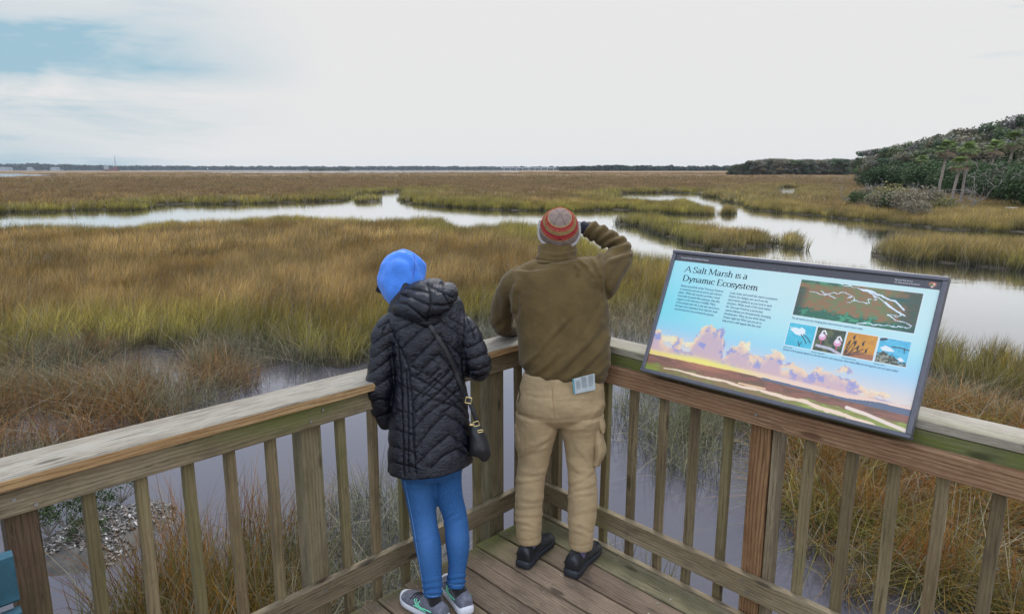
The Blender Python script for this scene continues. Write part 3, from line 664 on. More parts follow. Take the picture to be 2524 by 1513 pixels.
mb.add(V, [(0, 4, 3, 2, 1), (5, 6, 7, 8, 9), (0, 1, 6, 5), (1, 2, 7, 6), (2, 3, 8, 7), (3, 4, 9, 8), (4, 0, 5, 9)]); mb.build('hull', m_redp, ves)
for nm, c_, s_, mm in [('deckhouse', (-9, 0, 2.65), (6, 6, 5), m_hwall), ('wheelhouse', (-9, 0, 7.7), (4, 5, 2.4), m_hwall), ('winch', (1, 0, 2.65), (4, 3, 2), m_redp), ('crane_base', (7.5, 0, 2.85), (4.4, 4, 5), m_redp)]:
    V, f_ = box((bx + c_[0], by + c_[1], ZW + c_[2]), s_); q = MB(); q.add(V, f_); q.build(nm, mm, ves)
for nm, P_, R__ in [('mast', [(bx + 7.5, by, ZW + 7.9), (bx + 8, by, ZW + 20), (bx + 8.3, by, ZW + 28)], [.95, .7, .3]), ('derrick', [(bx + 2.5, by, ZW + 4.7), (bx + 3, by, ZW + 14)], [.25, .15]), ('antenna', [(bx - 12, by, ZW + 7.6), (bx - 11.5, by, ZW + 12)], [.3, .2])]:
    q = MB(); V, f_ = tube(P_, R__, 6); q.add(V, f_); q.build(nm, m_greym, ves)
b0 = aty(1235, 417, 1900)[0]; b1_ = aty(1372, 417, 1900)[0]; br = empty('bridge', ((b0 + b1_) / 2, 1900, ZW)); tag(br, 'long low pale road bridge on the far horizon behind the marsh', 'bridge')
V, f_ = box(((b0 + b1_) / 2, 1900, 3.6), (b1_ - b0, 10, 1.3)); q = MB(); q.add(V, f_); q.build('bridge_deck', m_conc, br)
for k_ in range(9):
    V, f_ = box((b0 + (b1_ - b0) * (k_ + .5) / 9, 1900, ZW), (1.6, 7, 5.1)); q = MB(); q.add(V, f_); q.build('pier', m_conc, br)
for px, mm, lb, cg in [(537, m_redp, 'tiny red channel marker on the distant river', 'marker'), (512, m_white, 'tiny white channel marker left of the red one', 'marker')]:
    x = aty(px, 418, 1300)[0]; o = empty('channel_marker', (x, 1300, ZW)); tag(o, lb, cg)
    V, f_ = tube([(x, 1300, ZW - .5), (x, 1300, ZW + 3)], [.25, .25], 6); q = MB(); q.add(V, f_); q.build('post', m_greym, o); V, f_ = box((x, 1300, ZW + 3), (1.8, .3, 1.8)); q = MB(); q.add(V, f_); q.build('day_board', mm, o)
p = aty(2491, 533, 50.5); V, f_ = box((p[0], p[1], -.82), (.78, .2, .05)); q = MB(); q.add(V, f_); o = q.build('driftwood_board', plain('bleached_board', (.75, .75, .76), .7)); o.rotation_euler = (0, 0, 0)
tag(o, 'small white bleached board lying on the grass by the right edge', 'board')
# air
V, f_ = box((0, 100, -4), (7000, 5000, 34))
m_hz = bpy.data.materials.new('haze'); m_hz.use_nodes = True; t = m_hz.node_tree; t.nodes.clear()
pv = N(t, 'ShaderNodeVolumePrincipled'); pv.inputs['Color'].default_value = (.80, .90, 1.0, 1); pv.inputs['Density'].default_value = .00009
oo = N(t, 'ShaderNodeOutputMaterial'); t.links.new(pv.outputs[0], oo.inputs['Volume'])
tag(obj('haze', mkmesh('haze', V, f_, m_hz)), kind='stuff')
# ------------------------------------------------------------------ platform: deck, railings, bench
AL, AR = rad(46.2), rad(-46.7)
uL = np.array([math.cos(AL), math.sin(AL), 0]); nL = np.array([-math.sin(AL), math.cos(AL), 0])
uR = np.array([math.cos(AR), math.sin(AR), 0]); nR = np.array([-math.sin(AR), math.cos(AR), 0])
def LP(s, o, z): return uL * s + nL * o + np.array([0, 0, z])
def RP(s, o, z): return uR * s + nR * o + np.array([0, 0, z])
rb = np.random.default_rng(3)
def board(mb, a, b_, wdir, Wd, Th, bev=.003, nseg=14, warp=.0012, moss=0., skew0=0., skew1=0., mossf=None):
    a = np.asarray(a, float); b_ = np.asarray(b_, float); L_ = np.linalg.norm(b_ - a); ax = (b_ - a) / L_
    wd = np.asarray(wdir, float); wd = wd - ax * (wd @ ax); wd /= np.linalg.norm(wd); td = np.cross(ax, wd)
    hw, ht = Wd / 2, Th / 2; e = bev
    prof = []
    for (x0, y0), (x1, y1) in [((-hw + e, -ht), (hw - e, -ht)), ((hw, -ht + e), (hw, ht - e)), ((hw - e, ht), (-hw + e, ht)), ((-hw, ht - e), (-hw, -ht + e))]:
        prof += [(x0, y0), ((x0 + x1) / 2, (y0 + y1) / 2), (x1, y1)]
    prof = np.array(prof); m_ = len(prof); off = rb.uniform(0, 40, 3); V = []; GPs = []
    for i in range(nseg + 1):
        u = i / nseg; s = u * L_
        wob = (vnoise(np.array([[s * 2.2 + off[0], 1., 1.], [s * 2.2, 5. + off[1], 2.]])) - .5) * 2 * warp
        for (pw, pt) in prof:
            sx = s + (skew0 * (1 - u) + skew1 * u) * pw
            V.append(a + ax * sx + wd * (pw + wob[0] + rb.normal(0, .0002)) + td * (pt + wob[1])); GPs.append((s, pw, pt) + off)
    Fs = [(i * m_ + k, i * m_ + (k + 1) % m_, (i + 1) * m_ + (k + 1) % m_, (i + 1) * m_ + k) for i in range(nseg) for k in range(m_)]
    Fs += [tuple(range(m_))[::-1], tuple(nseg * m_ + k for k in range(m_))]
    V = np.array(V); mo = np.full(len(V), moss) if mossf is None else mossf(V)
    mb.add(V, Fs, gp=np.array(GPs), moss=mo)
def part(name, mt, parent, *boards):
    mb = MB()
    for bd in boards: board(mb, *bd[0], **bd[1])
    return mb.build(name, mt, parent)
B_ = lambda *a, **k: (a, k)
w_grey = woodmat('grey_weathered_wood', lin(150, 136, 110), lin(122, 107, 82), lin(74, 64, 50), gamt=.22)
w_bal = woodmat('baluster_wood', lin(138, 123, 93), lin(114, 97, 70), lin(76, 66, 50), green=(.15, .15, .05), gamt=.3, gthr=.56)
w_cap = woodmat('silver_cap_wood', lin(168, 163, 150), lin(148, 140, 124), lin(98, 86, 72), gamt=.12, rings=.2)
w_capside = woodmat('sawn_edge_wood', lin(168, 140, 100), lin(148, 116, 78), lin(112, 80, 50), gamt=.0, rings=.55)
w_brown = woodmat('newer_brown_wood', lin(160, 130, 100), lin(138, 106, 80), lin(104, 70, 46), gamt=.0, rings=.6)
w_red = woodmat('reddish_post_wood', lin(146, 114, 80), lin(130, 97, 66), lin(90, 60, 38), gamt=.0, rings=.7)
w_dark = woodmat('dark_post_wood', lin(98, 78, 62), lin(84, 66, 52), lin(48, 36, 28), gamt=.25)
w_deck = woodmat('deck_board_wood', lin(138, 119, 98), lin(116, 98, 80), lin(70, 60, 52), gamt=.25, gthr=.60, rings=.4)
w_deckg = woodmat('mossy_deck_wood', lin(140, 132, 104), lin(118, 110, 80), lin(78, 72, 50), green=(.14, .14, .06), gamt=.5, gthr=.48)
w_green = woodmat('mossy_rail_wood', lin(140, 138, 106), lin(116, 118, 78), lin(66, 70, 44), green=(.15, .17, .035), gamt=.7, gthr=.46)
m_teal = plain('teal_paint', lin(44, 84, 98), .5, .35, nscale=14, namp=.22, bscale=60, bstr=.35, bdist=.002)
m_nail = plain('nail_head', (.33, .32, .31), .45, .5, .8)

# deck boards run along the right-hand rail
deck = empty('deck', (0, 2, 0)); tag(deck, kind='structure')
n_o = [2.662, 2.502]; 
while n_o[-1] > -.9: n_o.append(n_o[-1] - .1635)
mb = MB(); mg = MB(); mn = MB()
for i in range(len(n_o) - 1):
    o1, o0 = n_o[i] - .0055, n_o[i + 1] + .0055; om = (o0 + o1) / 2
    # the boards end just inside the left-hand railing: solve for s with nL.p = 2.475
    k_ = (2.475 + rb.uniform(-.012, .012) - om * (nR @ nL)) / (uR @ nL)
    tgt = mg if i == 0 else mb
    board(tgt, RP(k_, om, -.019 - rb.uniform(0, .002)), RP(k_ + 5.2, om, -.019), nR, o1 - o0, .038, bev=.004, nseg=60, warp=.0015,
          mossf=lambda V, k0=k_: np.clip(.95 - np.abs((V @ nL) - 2.46) / .08, 0, .5) + .6 * (np.clip(1 - np.linalg.norm(V[:, :2] - LP(2.6, 2.45, 0)[:2], axis=1) / .45, 0, .7)))
    for js in (.05, .52, 1.0, 1.48, 1.96, 2.44):
        for jo in (o0 + .03, o1 - .03):
            c_ = RP(k_ + js + rb.uniform(-.012, .012), jo, .0012); V, f_ = tube([c_ - [0, 0, .004], c_ + [0, 0, .0006]], [.0042, .0042], 7); mn.add(V, f_)
mb.build('deck_boards', w_deck, deck); mg.build('edge_deck_board', w_deckg, deck); mn.build('screws', m_nail, deck)
q = MB(); board(q, RP(-2.72, 2.684, -.10), RP(2.2, 2.684, -.10), (0, 0, 1), .20, .036, moss=.1); board(q, LP(2.74, 2.462, -.14), LP(-1.5, 2.462, -.14), (0, 0, 1), .19, .036, moss=.2); q.build('rim_joist', w_grey, deck)
q = MB()
for s in (-2.2, -1.6, -1., -.4, .2, .8): board(q, LP(2.9, 0, 0) * 0 + np.array([*(uR * (s + .0) + nR * 2.6)[:2], -.14]), np.array([*(uR * s + nR * -.8)[:2], -.14]), (0, 0, 1), .19, .038, nseg=4)
q.build('joists', w_dark, deck)
for s, o in ((-2.5, 2.4), (-1.2, 2.4), (.2, 2.4), (-2.4, .6), (.2, .6)):
    p = RP(s, o, 0); V, f_ = tube([(p[0], p[1], -2.4), (p[0], p[1], -.24)], [.10, .10], 14); q = MB(); q.add(V, f_, gp=V[:, [2, 0, 1]], moss=np.zeros(len(V))); q.build('pile', w_dark, deck)

# left-hand railing
rl = empty('railing', tuple(LP(1.2, 2.5, 0))); tag(rl, 'silver grey wooden railing on the left with a golden sawn edge along its cap', 'railing')
S0, S1 = -1.3, 2.83
q = MB(); board(q, LP(S0, 2.55, 1.056), LP(S1 + .12, 2.55, 1.056), nL, .205, .038, bev=.004, nseg=70, warp=.002, skew1=.94); q.build('cap_rail', w_cap, rl)
q = MB(); board(q, LP(S0, 2.4465, 1.054), LP(S1 - .01, 2.4465, 1.054), (0, 0, 1), .034, .004, bev=.0012, nseg=70, warp=.0015); q.build('cap_edge', w_capside, rl)
part('top_rail', w_grey, rl, B_(LP(S0, 2.503, .985), LP(S1 - .03, 2.503, .985), (0, 0, 1), .101, .038, nseg=60, mossf=lambda V: np.clip(1.15 - np.abs((V @ uL) - 1.25) / .42, 0, 1) * np.clip((V[:, 2] - .955) / .05, 0, 1)))
part('bottom_rail', w_grey, rl, B_(LP(S0, 2.503, .150), LP(S1 - .03, 2.503, .150), (0, 0, 1), .104, .038, nseg=60))
for c_, lb, mt, wd in [(.365, 'dark brown post at the left edge with a round knot', w_dark, .092), (1.395, 'broad grey post with pale lichen blotches', w_grey, .092), (2.515, 'corner post', w_grey, .11), (-.67, None, w_grey, .092)]:
    o = part('post', mt, rl, B_(LP(c_, 2.572, -.9), LP(c_, 2.572, 1.034), uL, wd, .092, bev=.005, nseg=30, moss=.12))
    if lb: o['label'] = lb
for k_ in range(-6, 17):
    c_ = .55 + .1655 * k_
    if abs(c_ - .365) < .07 or abs(c_ + .67) < .07 or abs(c_ - 1.395) < .08 or abs(c_ - 2.515) < .10 or c_ > 2.78: continue
    part('baluster', w_bal, rl, B_(LP(c_ + rb.uniform(-.004, .004), 2.541, -.10), LP(c_ + rb.uniform(-.008, .008), 2.541, 1.033), uL, .039, .036, bev=.003, nseg=24, warp=.0025, moss=float(rb.uniform(0, 1) ** 3 * .55)))
# right-hand railing
rr_ = empty('railing', tuple(RP(-1.2, 2.7, 0))); tag(rr_, 'wooden railing on the right carrying the sign, with mossy green and brown rails', 'railing')
E0, E1 = -2.655, .9
q = MB(); board(q, RP(E0 - .12, 2.775, 1.090), RP(E1, 2.775, 1.090), nR, .16, .038, bev=.004, nseg=60, warp=.002, skew0=-.94, mossf=lambda V: np.clip(.5 - np.abs((V @ nR) - 2.70) / .01, 0, .3)); q.build('cap_rail', w_cap, rr_)
part('mossy_rail', w_green, rr_, B_(RP(E0, 2.720, 1.022), RP(E1, 2.720, 1.022), (0, 0, 1), .092, .036, nseg=60, moss=.7))
part('top_rail', w_brown, rr_, B_(RP(E0, 2.682, .968), RP(E1, 2.682, .968), (0, 0, 1), .092, .038, nseg=60))
part('bottom_rail', w_grey, rr_, B_(RP(E0, 2.700, .143), RP(E1, 2.700, .143), (0, 0, 1), .108, .038, nseg=60, mossf=lambda V: np.clip(.7 - np.abs((V @ uR) + 2.2) / .25, 0, .5)))
for c_, mt, lb in [(-1.305, w_red, 'orange brown newer post below the sign'), (-2.60, w_grey, None), (.45, w_grey, None)]:
    o = part('post', mt, rr_, B_(RP(c_, 2.768, -.9), RP(c_, 2.768, 1.069), uR, .092, .092, bev=.005, nseg=30))
    if lb: o['label'] = lb
o = part('post_spacer', w_grey, rr_, B_(RP(-1.238, 2.765, -.3), RP(-1.238, 2.765, 1.0), uR, .034, .07, nseg=10))
for k_ in range(-8, 12):
    c_ = -1.098 + .1655 * k_ + (0 if k_ >= 0 else -.032 - .009 * (-k_ - 1))
    if k_ == -1: continue
    if c_ < -2.54: continue
    part('baluster', w_bal, rr_, B_(RP(c_ + rb.uniform(-.004, .004), 2.739, -.10), RP(c_ + rb.uniform(-.008, .008), 2.739, 1.0), uR, .039, .036, bev=.003, nseg=24, warp=.0025, moss=float(rb.uniform(0, 1) ** 3 * .45)))
# nail heads and dark bolt holes are part of the boards: small recessed discs
for nm, par, pts in [('bolt_head', rl, [LP(.345, 2.482, .99), LP(.40, 2.482, .955), LP(1.37, 2.482, .965), LP(1.43, 2.482, 1.0), LP(.365, 2.482, .16), LP(1.395, 2.482, .17)]), ('bolt_head', rr_, [RP(-1.32, 2.679, .165), RP(-1.29, 2.679, .125), RP(-1.3, 2.661, .97)])]:
    for p in pts:
        nn_ = nL if par is rl else nR; V, f_ = tube([p - nn_ * .0025, p + nn_ * .003], [.0065, .0065], 8); q = MB(); q.add(V, f_); q.build(nm, m_nail, par)
# teal bench whose back pokes in at the left edge
bn = empty('bench', tuple(LP(-.3, 2.3, 0))); tag(bn, 'teal painted wooden bench whose slatted back shows at the bottom left corner', 'bench')
mm_ = MB(); board(mm_, LP(-1.3, 2.30, .835), LP(.296, 2.30, .835), (0, 0, 1), .158, .034, bev=.010, nseg=20); mm_.build('back_slat', m_teal, bn)
mm_ = MB(); board(mm_, LP(-1.3, 2.30, .655), LP(.296, 2.30, .655), (0, 0, 1), .155, .034, bev=.010, nseg=20); mm_.build('back_slat', m_teal, bn)
for o in (2.02, 2.16): mm_ = MB(); board(mm_, LP(-1.3, o, .43), LP(.29, o, .43), nL, .13, .034, bev=.01, nseg=8); mm_.build('seat_slat', m_teal, bn)
for s in (-1.2, .12):
    for o, h in ((2.335, .86), (1.99, .41)): mm_ = MB(); board(mm_, LP(s, o, 0), LP(s, o, h), uL, .07, .035, nseg=6); mm_.build('leg', m_teal, bn)

# ------------------------------------------------------------------ interpretive sign
SW, SHt = 1.165, .612
sc0 = uR * -1.2825 + nR * 2.615 + np.array([0, 0, 1.05])
a_ = AR + .0186; sr = np.array([math.cos(a_), math.sin(a_), -.004]); sr /= np.linalg.norm(sr); sn_ = np.array([-math.sin(a_), math.cos(a_), 0])
su = sn_ * math.cos(1.165) + np.array([0, 0, math.sin(1.165)]); su = su - sr * (su @ sr); su /= np.linalg.norm(su); sf = np.cross(sr, su)   # sf points at the reader
def SP(u, v, d=0.): return sc0 + sr * ((np.asarray(u)[..., None] - .5) * SW) + su * ((1 - np.asarray(v)[..., None]) * SHt) + sf * np.asarray(d)[..., None]
sign = empty('information_sign', tuple(sc0)); tag(sign, 'tilted salt marsh information panel in a dark grey metal frame on the right railing', 'sign')
m_fr = plain('sign_frame_metal', lin(92, 92, 100), .42, .5, .25, nscale=30, namp=.08)
fw = .0185
for nm, u0, v0, u1, v1 in [('frame_side', 0, .5, 0, .5)]:
    pass
def bar(p0, p1, wdir, wv_, tv): q = MB(); board(q, p0, p1, wdir, wv_, tv, bev=.004, nseg=2, warp=0); return q
hu, hv = fw / 2 / SW, fw / 2 / SHt
bar(SP(0., hv, -.012), SP(1., hv, -.012), su, fw, .044).build('frame_side', m_fr, sign)
bar(SP(0., 1 - hv, -.012), SP(1., 1 - hv, -.012), su, fw, .044).build('frame_side', m_fr, sign)
bar(SP(hu, 2 * hv, -.012), SP(hu, 1 - 2 * hv, -.012), sr, fw, .0436).build('frame_side', m_fr, sign)
bar(SP(1 - hu, 2 * hv, -.012), SP(1 - hu, 1 - 2 * hv, -.012), sr, fw, .0436).build('frame_side', m_fr, sign)
q = MB(); board(q, SP(.5, hv * 1.2, -.020), SP(.5, 1 - hv * 1.2, -.020), sr, SW - fw * 1.2, .012, nseg=2, warp=0); q.build('back_plate', m_fr, sign)
for u_ in (.25, .75):
    q = MB(); board(q, SP(u_, .45, -.03) , SP(u_, .45, -.03) * [1, 1, 0] + nR * .10 + [0, 0, 1.109], uR, .06, .012, nseg=2, warp=0); q.build('bracket', m_fr, sign)
# the printed picture, painted point by point on a fine grid
NU, NV = 760, 400
uu, vv = np.meshgrid(np.linspace(2 * hu * .8, 1 - 2 * hu * .8, NU), np.linspace(2 * hv * .8, 1 - 2 * hv * .8, NV))
uf, vf = uu.ravel(), vv.ravel()
asp = SW / SHt
def CL(*c): return np.array(lin(*c))
def mixn(a, b_, f): return a + (b_ - a) * f[:, None]
skyt = mixn(CL(134, 226, 234)[None] * np.ones((len(uf), 1)), CL(206, 236, 232), sstep(0, .42, uf) * sstep(.9, .2, vf))
skyt = mixn(skyt, CL(168, 222, 236), sstep(.45, .62, vf) * sstep(.6, 1., uf)); skyt = mixn(skyt, CL(172, 214, 236), sstep(.5, .72, vf))
img = mixn(skyt, CL(250, 222, 200), sstep(.60, .84, vf) * .85)
img = mixn(img, CL(190, 236, 240), sstep(.55, .0, uf) * sstep(.45, .1, vf) * .5)
# cumulus
P3 = xyz(uf * 14 * asp * .55, vf * 14, 2.); fb = fbm(P3 * 1.5, 7, .62)
topl = np.interp(uf, [0, .03, .055, .09, .12, .16, .19, .215, .245, .275, .31, .335, .36, .39, .42, .45, .48, .51, .54, .565, .59, .625, .655, .69, .73, .77, .80, .82, .84, .9, 1.],
                 [.66, .64, .70, .74, .70, .75, .72, .60, .52, .545, .56, .74, .66, .63, .655, .73, .70, .63, .62, .72, .72, .69, .74, .68, .67, .69, .69, .76, .785, .80, .81])
basel = .812 + .004 * np.sin(uf * 9)
w_ = (fb - .5) * .26; cld = sstep(topl - .006, topl + .012, vf + w_) * sstep(basel + .03, basel - .012, vf)
fb2 = fbm(xyz(uf * 30, vf * 17, 5.), 7, .62); depth = np.clip((vf - topl) / .12, 0, 1)
ccl = mixn(CL(252, 214, 176)[None] * np.ones((len(uf), 1)), CL(214, 182, 188), sstep(.15, .75, depth + (fb2 - .5) * 1.3)); ccl = mixn(ccl, CL(124, 146, 212), sstep(.54, .62, fb2) * .75)
ccl = mixn(ccl, CL(255, 238, 190), sstep(.5, .40, fb2) * sstep(.3, .0, depth)); ccl = mixn(ccl, CL(238, 186, 170), sstep(.74, .82, vf) * .35)
img = mixn(img, ccl, cld * .95)
wl = sstep(.58, .66, fbm(xyz(uf * 9, vf * 45, 8.), 4)) * sstep(.80, .86, uf) * sstep(.76, .79, vf) * sstep(.82, .80, vf); img = mixn(img, CL(150, 150, 200), wl * .7)
hor = .838 + .016 * np.abs(uf - .42) / .5 + .0 * uf
glow = sstep(basel - .01, basel + .012, vf); img = mixn(img, mixn(CL(252, 222, 130)[None] * np.ones((len(uf), 1)), CL(252, 214, 190), sstep(.30, .6, uf)), glow)
img = mixn(img, CL(255, 240, 120), 1.0 * np.exp(-((uf - .26) / .13) ** 2 - ((vf - .822) / .026) ** 2))
land = vf > hor; fb3 = fbm(xyz(uf * 30, vf * 90, 3.), 5)
lc_ = mixn(CL(150, 96, 78)[None] * np.ones((len(uf), 1)), CL(120, 84, 66), sstep(.4, .65, fb3)); lc_ = mixn(lc_, CL(200, 130, 90), np.exp(-((uf - .26) / .1) ** 2) * sstep(.92, .84, vf) * .8)
gr_ = sstep(hor + .055, hor + .085, vf + (fb3 - .5) * .05) * np.clip(.35 + sstep(.12, .0, uf) + sstep(.55, .75, uf), 0, 1); lc_ = mixn(lc_, CL(142, 158, 60), gr_ * .9); lc_ = mixn(lc_, CL(180, 190, 90), gr_ * sstep(.55, .7, fb3) * .6)
img = np.where(land[:, None], lc_, img)
hill = (vf > hor - .022 * sstep(.78, .9, uf) - .004) & (vf < hor + .012) & (uf > .5); img = np.where(hill[:, None], CL(96, 108, 130), img)
crv = [(0.10, .935), (.16, .925), (.267, .929), (.36, .922), (.436, .932), (.50, .925), (.606, .933), (.66, .928), (.72, .945), (.80, .955), (.9, .985), (1.0, 1.0)]
dc = seg_dist(np.stack([uf * asp, vf], -1), [(a * asp, b_) for a, b_ in crv]); cw = np.interp(uf, [.1, .3, .6, .85], [.003, .008, .011, .016]) * (.1 + 1.8 * fb3)
img = mixn(img, CL(255, 222, 190), sstep(1.2, .8, dc / cw) * (uf > .1))
crv2 = [(.80, .903), (.86, .915), (.93, .94), (1., .962)]; dc = seg_dist(np.stack([uf * asp, vf], -1), [(a * asp, b_) for a, b_ in crv2]); img = mixn(img, CL(250, 225, 205), sstep(1.3, .8, dc / .010))
crv3 = [(.42, .912), (.52, .908)]; dc = seg_dist(np.stack([uf * asp, vf], -1), [(a * asp, b_) for a, b_ in crv3]); img = mixn(img, CL(255, 205, 160), sstep(1.3, .8, dc / .005))
# four bird pictures and the aerial view
def rect(u0, v0, u1, v1): return (uf >= u0) & (uf <= u1) & (vf >= v0) & (vf <= v1)
def local(u0, v0, u1, v1): return (uf - u0) / (u1 - u0), (vf - v0) / (v1 - v0)
def polym(X_, Y_, pl): return pts_in_poly(np.stack([X_, Y_], -1), pl)
def strokem(X_, Y_, pl, w, k=1.): return seg_dist(np.stack([X_ * k, Y_], -1), [(a * k, b_) for a, b_ in pl]) < w
R0 = (.549, .119, .941, .371)
R_ = [(.547, .425, .641, .584), (.646, .425, .741, .584), (.7465, .425, .842, .584), (.8475, .425, .940, .584)]
for rr4 in [R0] + R_: img = np.where(rect(rr4[0] - .0022, rr4[1] - .004, rr4[2] + .0022, rr4[3] + .004)[:, None], CL(232, 240, 240), img)
x_, y_ = local(*R0); mk = rect(*R0); f4 = fbm(xyz(x_ * 26, y_ * 12, 4.), 5)
ae = mixn(CL(146, 112, 72)[None] * np.ones((len(uf), 1)), CL(118, 126, 78), sstep(.4, .65, f4)); tr_ = np.clip(sstep(.66, .78, y_ + (f4 - .5) * .3 - .12 * x_) + sstep(.10, .0, y_ - .02 + (f4 - .5) * .1) * sstep(.5, .3, x_), 0, 1)
ae = mixn(ae, CL(30, 104, 78), tr_); ae = mixn(ae, CL(70, 160, 116), tr_ * sstep(.55, .66, f4)); ae = mixn(ae, CL(30, 70, 62), sstep(.75, .95, x_ + (f4 - .5) * .2) * .8 + sstep(.12, .02, x_) * .8 * (y_ > .2)); ae = mixn(ae, CL(28, 92, 84), np.exp(-((x_ - .84) / .12) ** 2 - ((y_ - .22) / .05) ** 2))
for pl, w in [([(.36, .02), (.5, .06), (.6, .13), (.7, .28), (.78, .45), (.85, .50), (.88, .62), (.78, .66), (.86, .74), (.96, .80), (.95, .90), (.75, .92), (.55, .97)], .012), ([(.62, .18), (.66, .28), (.60, .32), (.62, .42), (.5, .40), (.48, .30)], .010), ([(.5, .40), (.46, .46), (.42, .44)], .008), ([(.10, .30), (.22, .32), (.3, .26), (.4, .20), (.46, .26), (.42, .34)], .012), ([(.2, .26), (.28, .34), (.35, .42)], .008), ([(.52, .06), (.6, .10), (.7, .2), (.82, .30), (.88, .44)], .022), ([(.74, .34), (.8, .46), (.9, .60)], .022)]:
    ae = np.where(strokem(x_ + (f4 - .5) * .05, y_ + (f4 - .5) * .13, pl, w * .85, 2.9)[:, None], CL(226, 240, 248), ae)
img = np.where(mk[:, None], ae, img)
def bird_bg(R, col, col2=None):
    x, y = local(*R); f = fbm(xyz(x * 7, y * 7, R[0] * 50), 4); c_ = np.ones((len(uf), 1)) * CL(*col)
    if col2: c_ = mixn(c_, CL(*col2), sstep(.4, .62, f))
    return x, y, c_
x, y, c_ = bird_bg(R_[0], (60, 190, 214), (84, 200, 220))
c_ = np.where(polym(x, y, [(.06, .30), (.25, .18), (.40, .22), (.50, .14), (.64, .24), (.66, .44), (.50, .50), (.32, .48), (.22, .40)])[:, None], CL(240, 246, 246), c_)
c_ = np.where((strokem(x, y, [(.52, .45), (.66, .60), (.78, .78)], .018) | strokem(x, y, [(.60, .42), (.78, .55), (.92, .72)], .018) | strokem(x, y, [(.48, .78), (.56, .95)], .02) | strokem(x, y, [(.62, .76), (.54, .92)], .015))[:, None], CL(30, 60, 74), c_); c_ = np.where(strokem(x, y, [(.06, .22), (.2, .22)], .014)[:, None], CL(240, 240, 230), c_); img = np.where(rect(*R_[0])[:, None], c_, img)
x, y, c_ = bird_bg(R_[1], (40, 62, 40), (92, 100, 62)); c_ = np.where(strokem(x, y, [(.12, .78), (.6, .82), (.98, .98)], .055)[:, None], CL(196, 190, 200), c_)
for bx_, by_, s in [(.24, .40, 1), (.80, .55, .95)]:
    c_ = np.where((((x - bx_) / .13) ** 2 + ((y - by_) / .14) ** 2 < 1)[:, None], CL(238, 168, 196), c_); c_ = np.where((((x - bx_ + .02) / .09) ** 2 + ((y - by_ + .07) / .08) ** 2 < 1)[:, None], CL(250, 232, 238), c_)
    c_ = np.where((strokem(x, y, [(bx_ - .06, by_ - .12), (bx_ - .02, by_ - .26), (bx_ + .04, by_ - .28), (bx_ + .12, by_ - .14)], .026))[:, None], CL(246, 240, 240), c_); c_ = np.where(strokem(x, y, [(bx_, by_ + .12), (bx_, by_ + .32)], .014)[:, None], CL(210, 80, 110), c_)
img = np.where(rect(*R_[1])[:, None], c_, img)
x, y, c_ = bird_bg(R_[2], (208, 140, 42), (222, 152, 40)); c_ = mixn(c_, CL(170, 106, 66), sstep(.74, .8, y))
for a, e in [((.05, 1.0), (.3, .3)), ((.05, 1.), (.16, .40)), ((.1, 1.), (.45, .5)), ((.1, 1.), (.62, .60)), ((.1, .95), (.55, .72)), ((.05, .9), (.08, .5)), ((.2, .9), (.36, .38)), ((.1, 1.), (.7, .74))]: c_ = np.where(strokem(x + (fb2 - .5) * .05, y, [a, e], .016)[:, None], CL(66, 46, 30), c_)
for bx_, by_ in [(.25, .2), (.13, .45), (.32, .42), (.58, .40), (.44, .62), (.72, .66)]: c_ = np.where(((((x - bx_) * 1.6) / .06) ** 2 + ((y - by_) / .085) ** 2 < 1)[:, None] | strokem(x, y, [(bx_, by_ - .05), (bx_ + .04, by_ - .12)], .014)[:, None], CL(40, 30, 24), c_)
img = np.where(rect(*R_[2])[:, None], c_, img)
x, y, c_ = bird_bg(R_[3], (70, 182, 216), (96, 196, 224)); f5 = fbm(xyz(x * 16, y * 16, 2.), 4)
c_ = np.where((y > .88 - .35 * np.exp(-((x - .25) / .35) ** 2) + (f5 - .5) * .5)[:, None], mixn(CL(66, 74, 60)[None] * np.ones((len(uf), 1)), CL(150, 150, 130), sstep(.45, .6, f5)), c_)
c_ = np.where(polym(x, y, [(.08, .42), (.22, .30), (.40, .36), (.56, .48), (.40, .52), (.18, .52)])[:, None] | polym(x, y, [(.68, .74), (.78, .66), (.92, .78), (.80, .84)])[:, None], CL(236, 240, 240), c_)
c_ = np.where((strokem(x, y, [(.46, .32), (.7, .30), (.98, .34)], .022) | strokem(x, y, [(.84, .34), (.86, .48)], .014) | strokem(x, y, [(.05, .10), (.2, .04)], .05))[:, None], CL(44, 56, 62), c_); img = np.where(rect(*R_[3])[:, None], c_, img)
# dark heading band with the arrowhead badge
hb = vf < .085; img = np.where(hb[:, None], CL(58, 58, 66), img)
ax_, ay_ = (uf - .9595) / .0115, (vf - .058) / .020
arrow = polym(ax_, ay_, [(-.2, -.95), (.35, -.9), (.95, -.55), (.9, -.1), (.6, .35), (.25, .75), (.02, 1.0), (-.25, .7), (-.65, .3), (-.95, -.15), (-.9, -.65)])
img = np.where(arrow[:, None], CL(206, 112, 66), img); img = np.where((arrow & (((ax_ + .25) / .42) ** 2 + ((ay_ - .05) / .45) ** 2 < 1))[:, None], CL(66, 110, 66), img); img = np.where((arrow & polym(ax_, ay_, [(.0, -.1), (.3, -.55), (.7, -.05)]))[:, None], CL(240, 240, 240), img); img = np.where((arrow & (((ax_ + .05) / .3) ** 2 + ((ay_ - .55) / .18) ** 2 < 1))[:, None], CL(236, 236, 230), img)
img = mixn(img, CL(255, 255, 255), (h3((uf * 9000).astype(int), (vf * 5000).astype(int), np.full(len(uf), 3)) > .9994).astype(float) * .7)
Vp = SP(uf, vf, .0005 + 0 * uf); I_ = (np.arange(NV - 1)[:, None] * NU + np.arange(NU - 1)[None]).ravel(); Fp = np.stack([I_, I_ + NU, I_ + NU + 1, I_ + 1], -1)
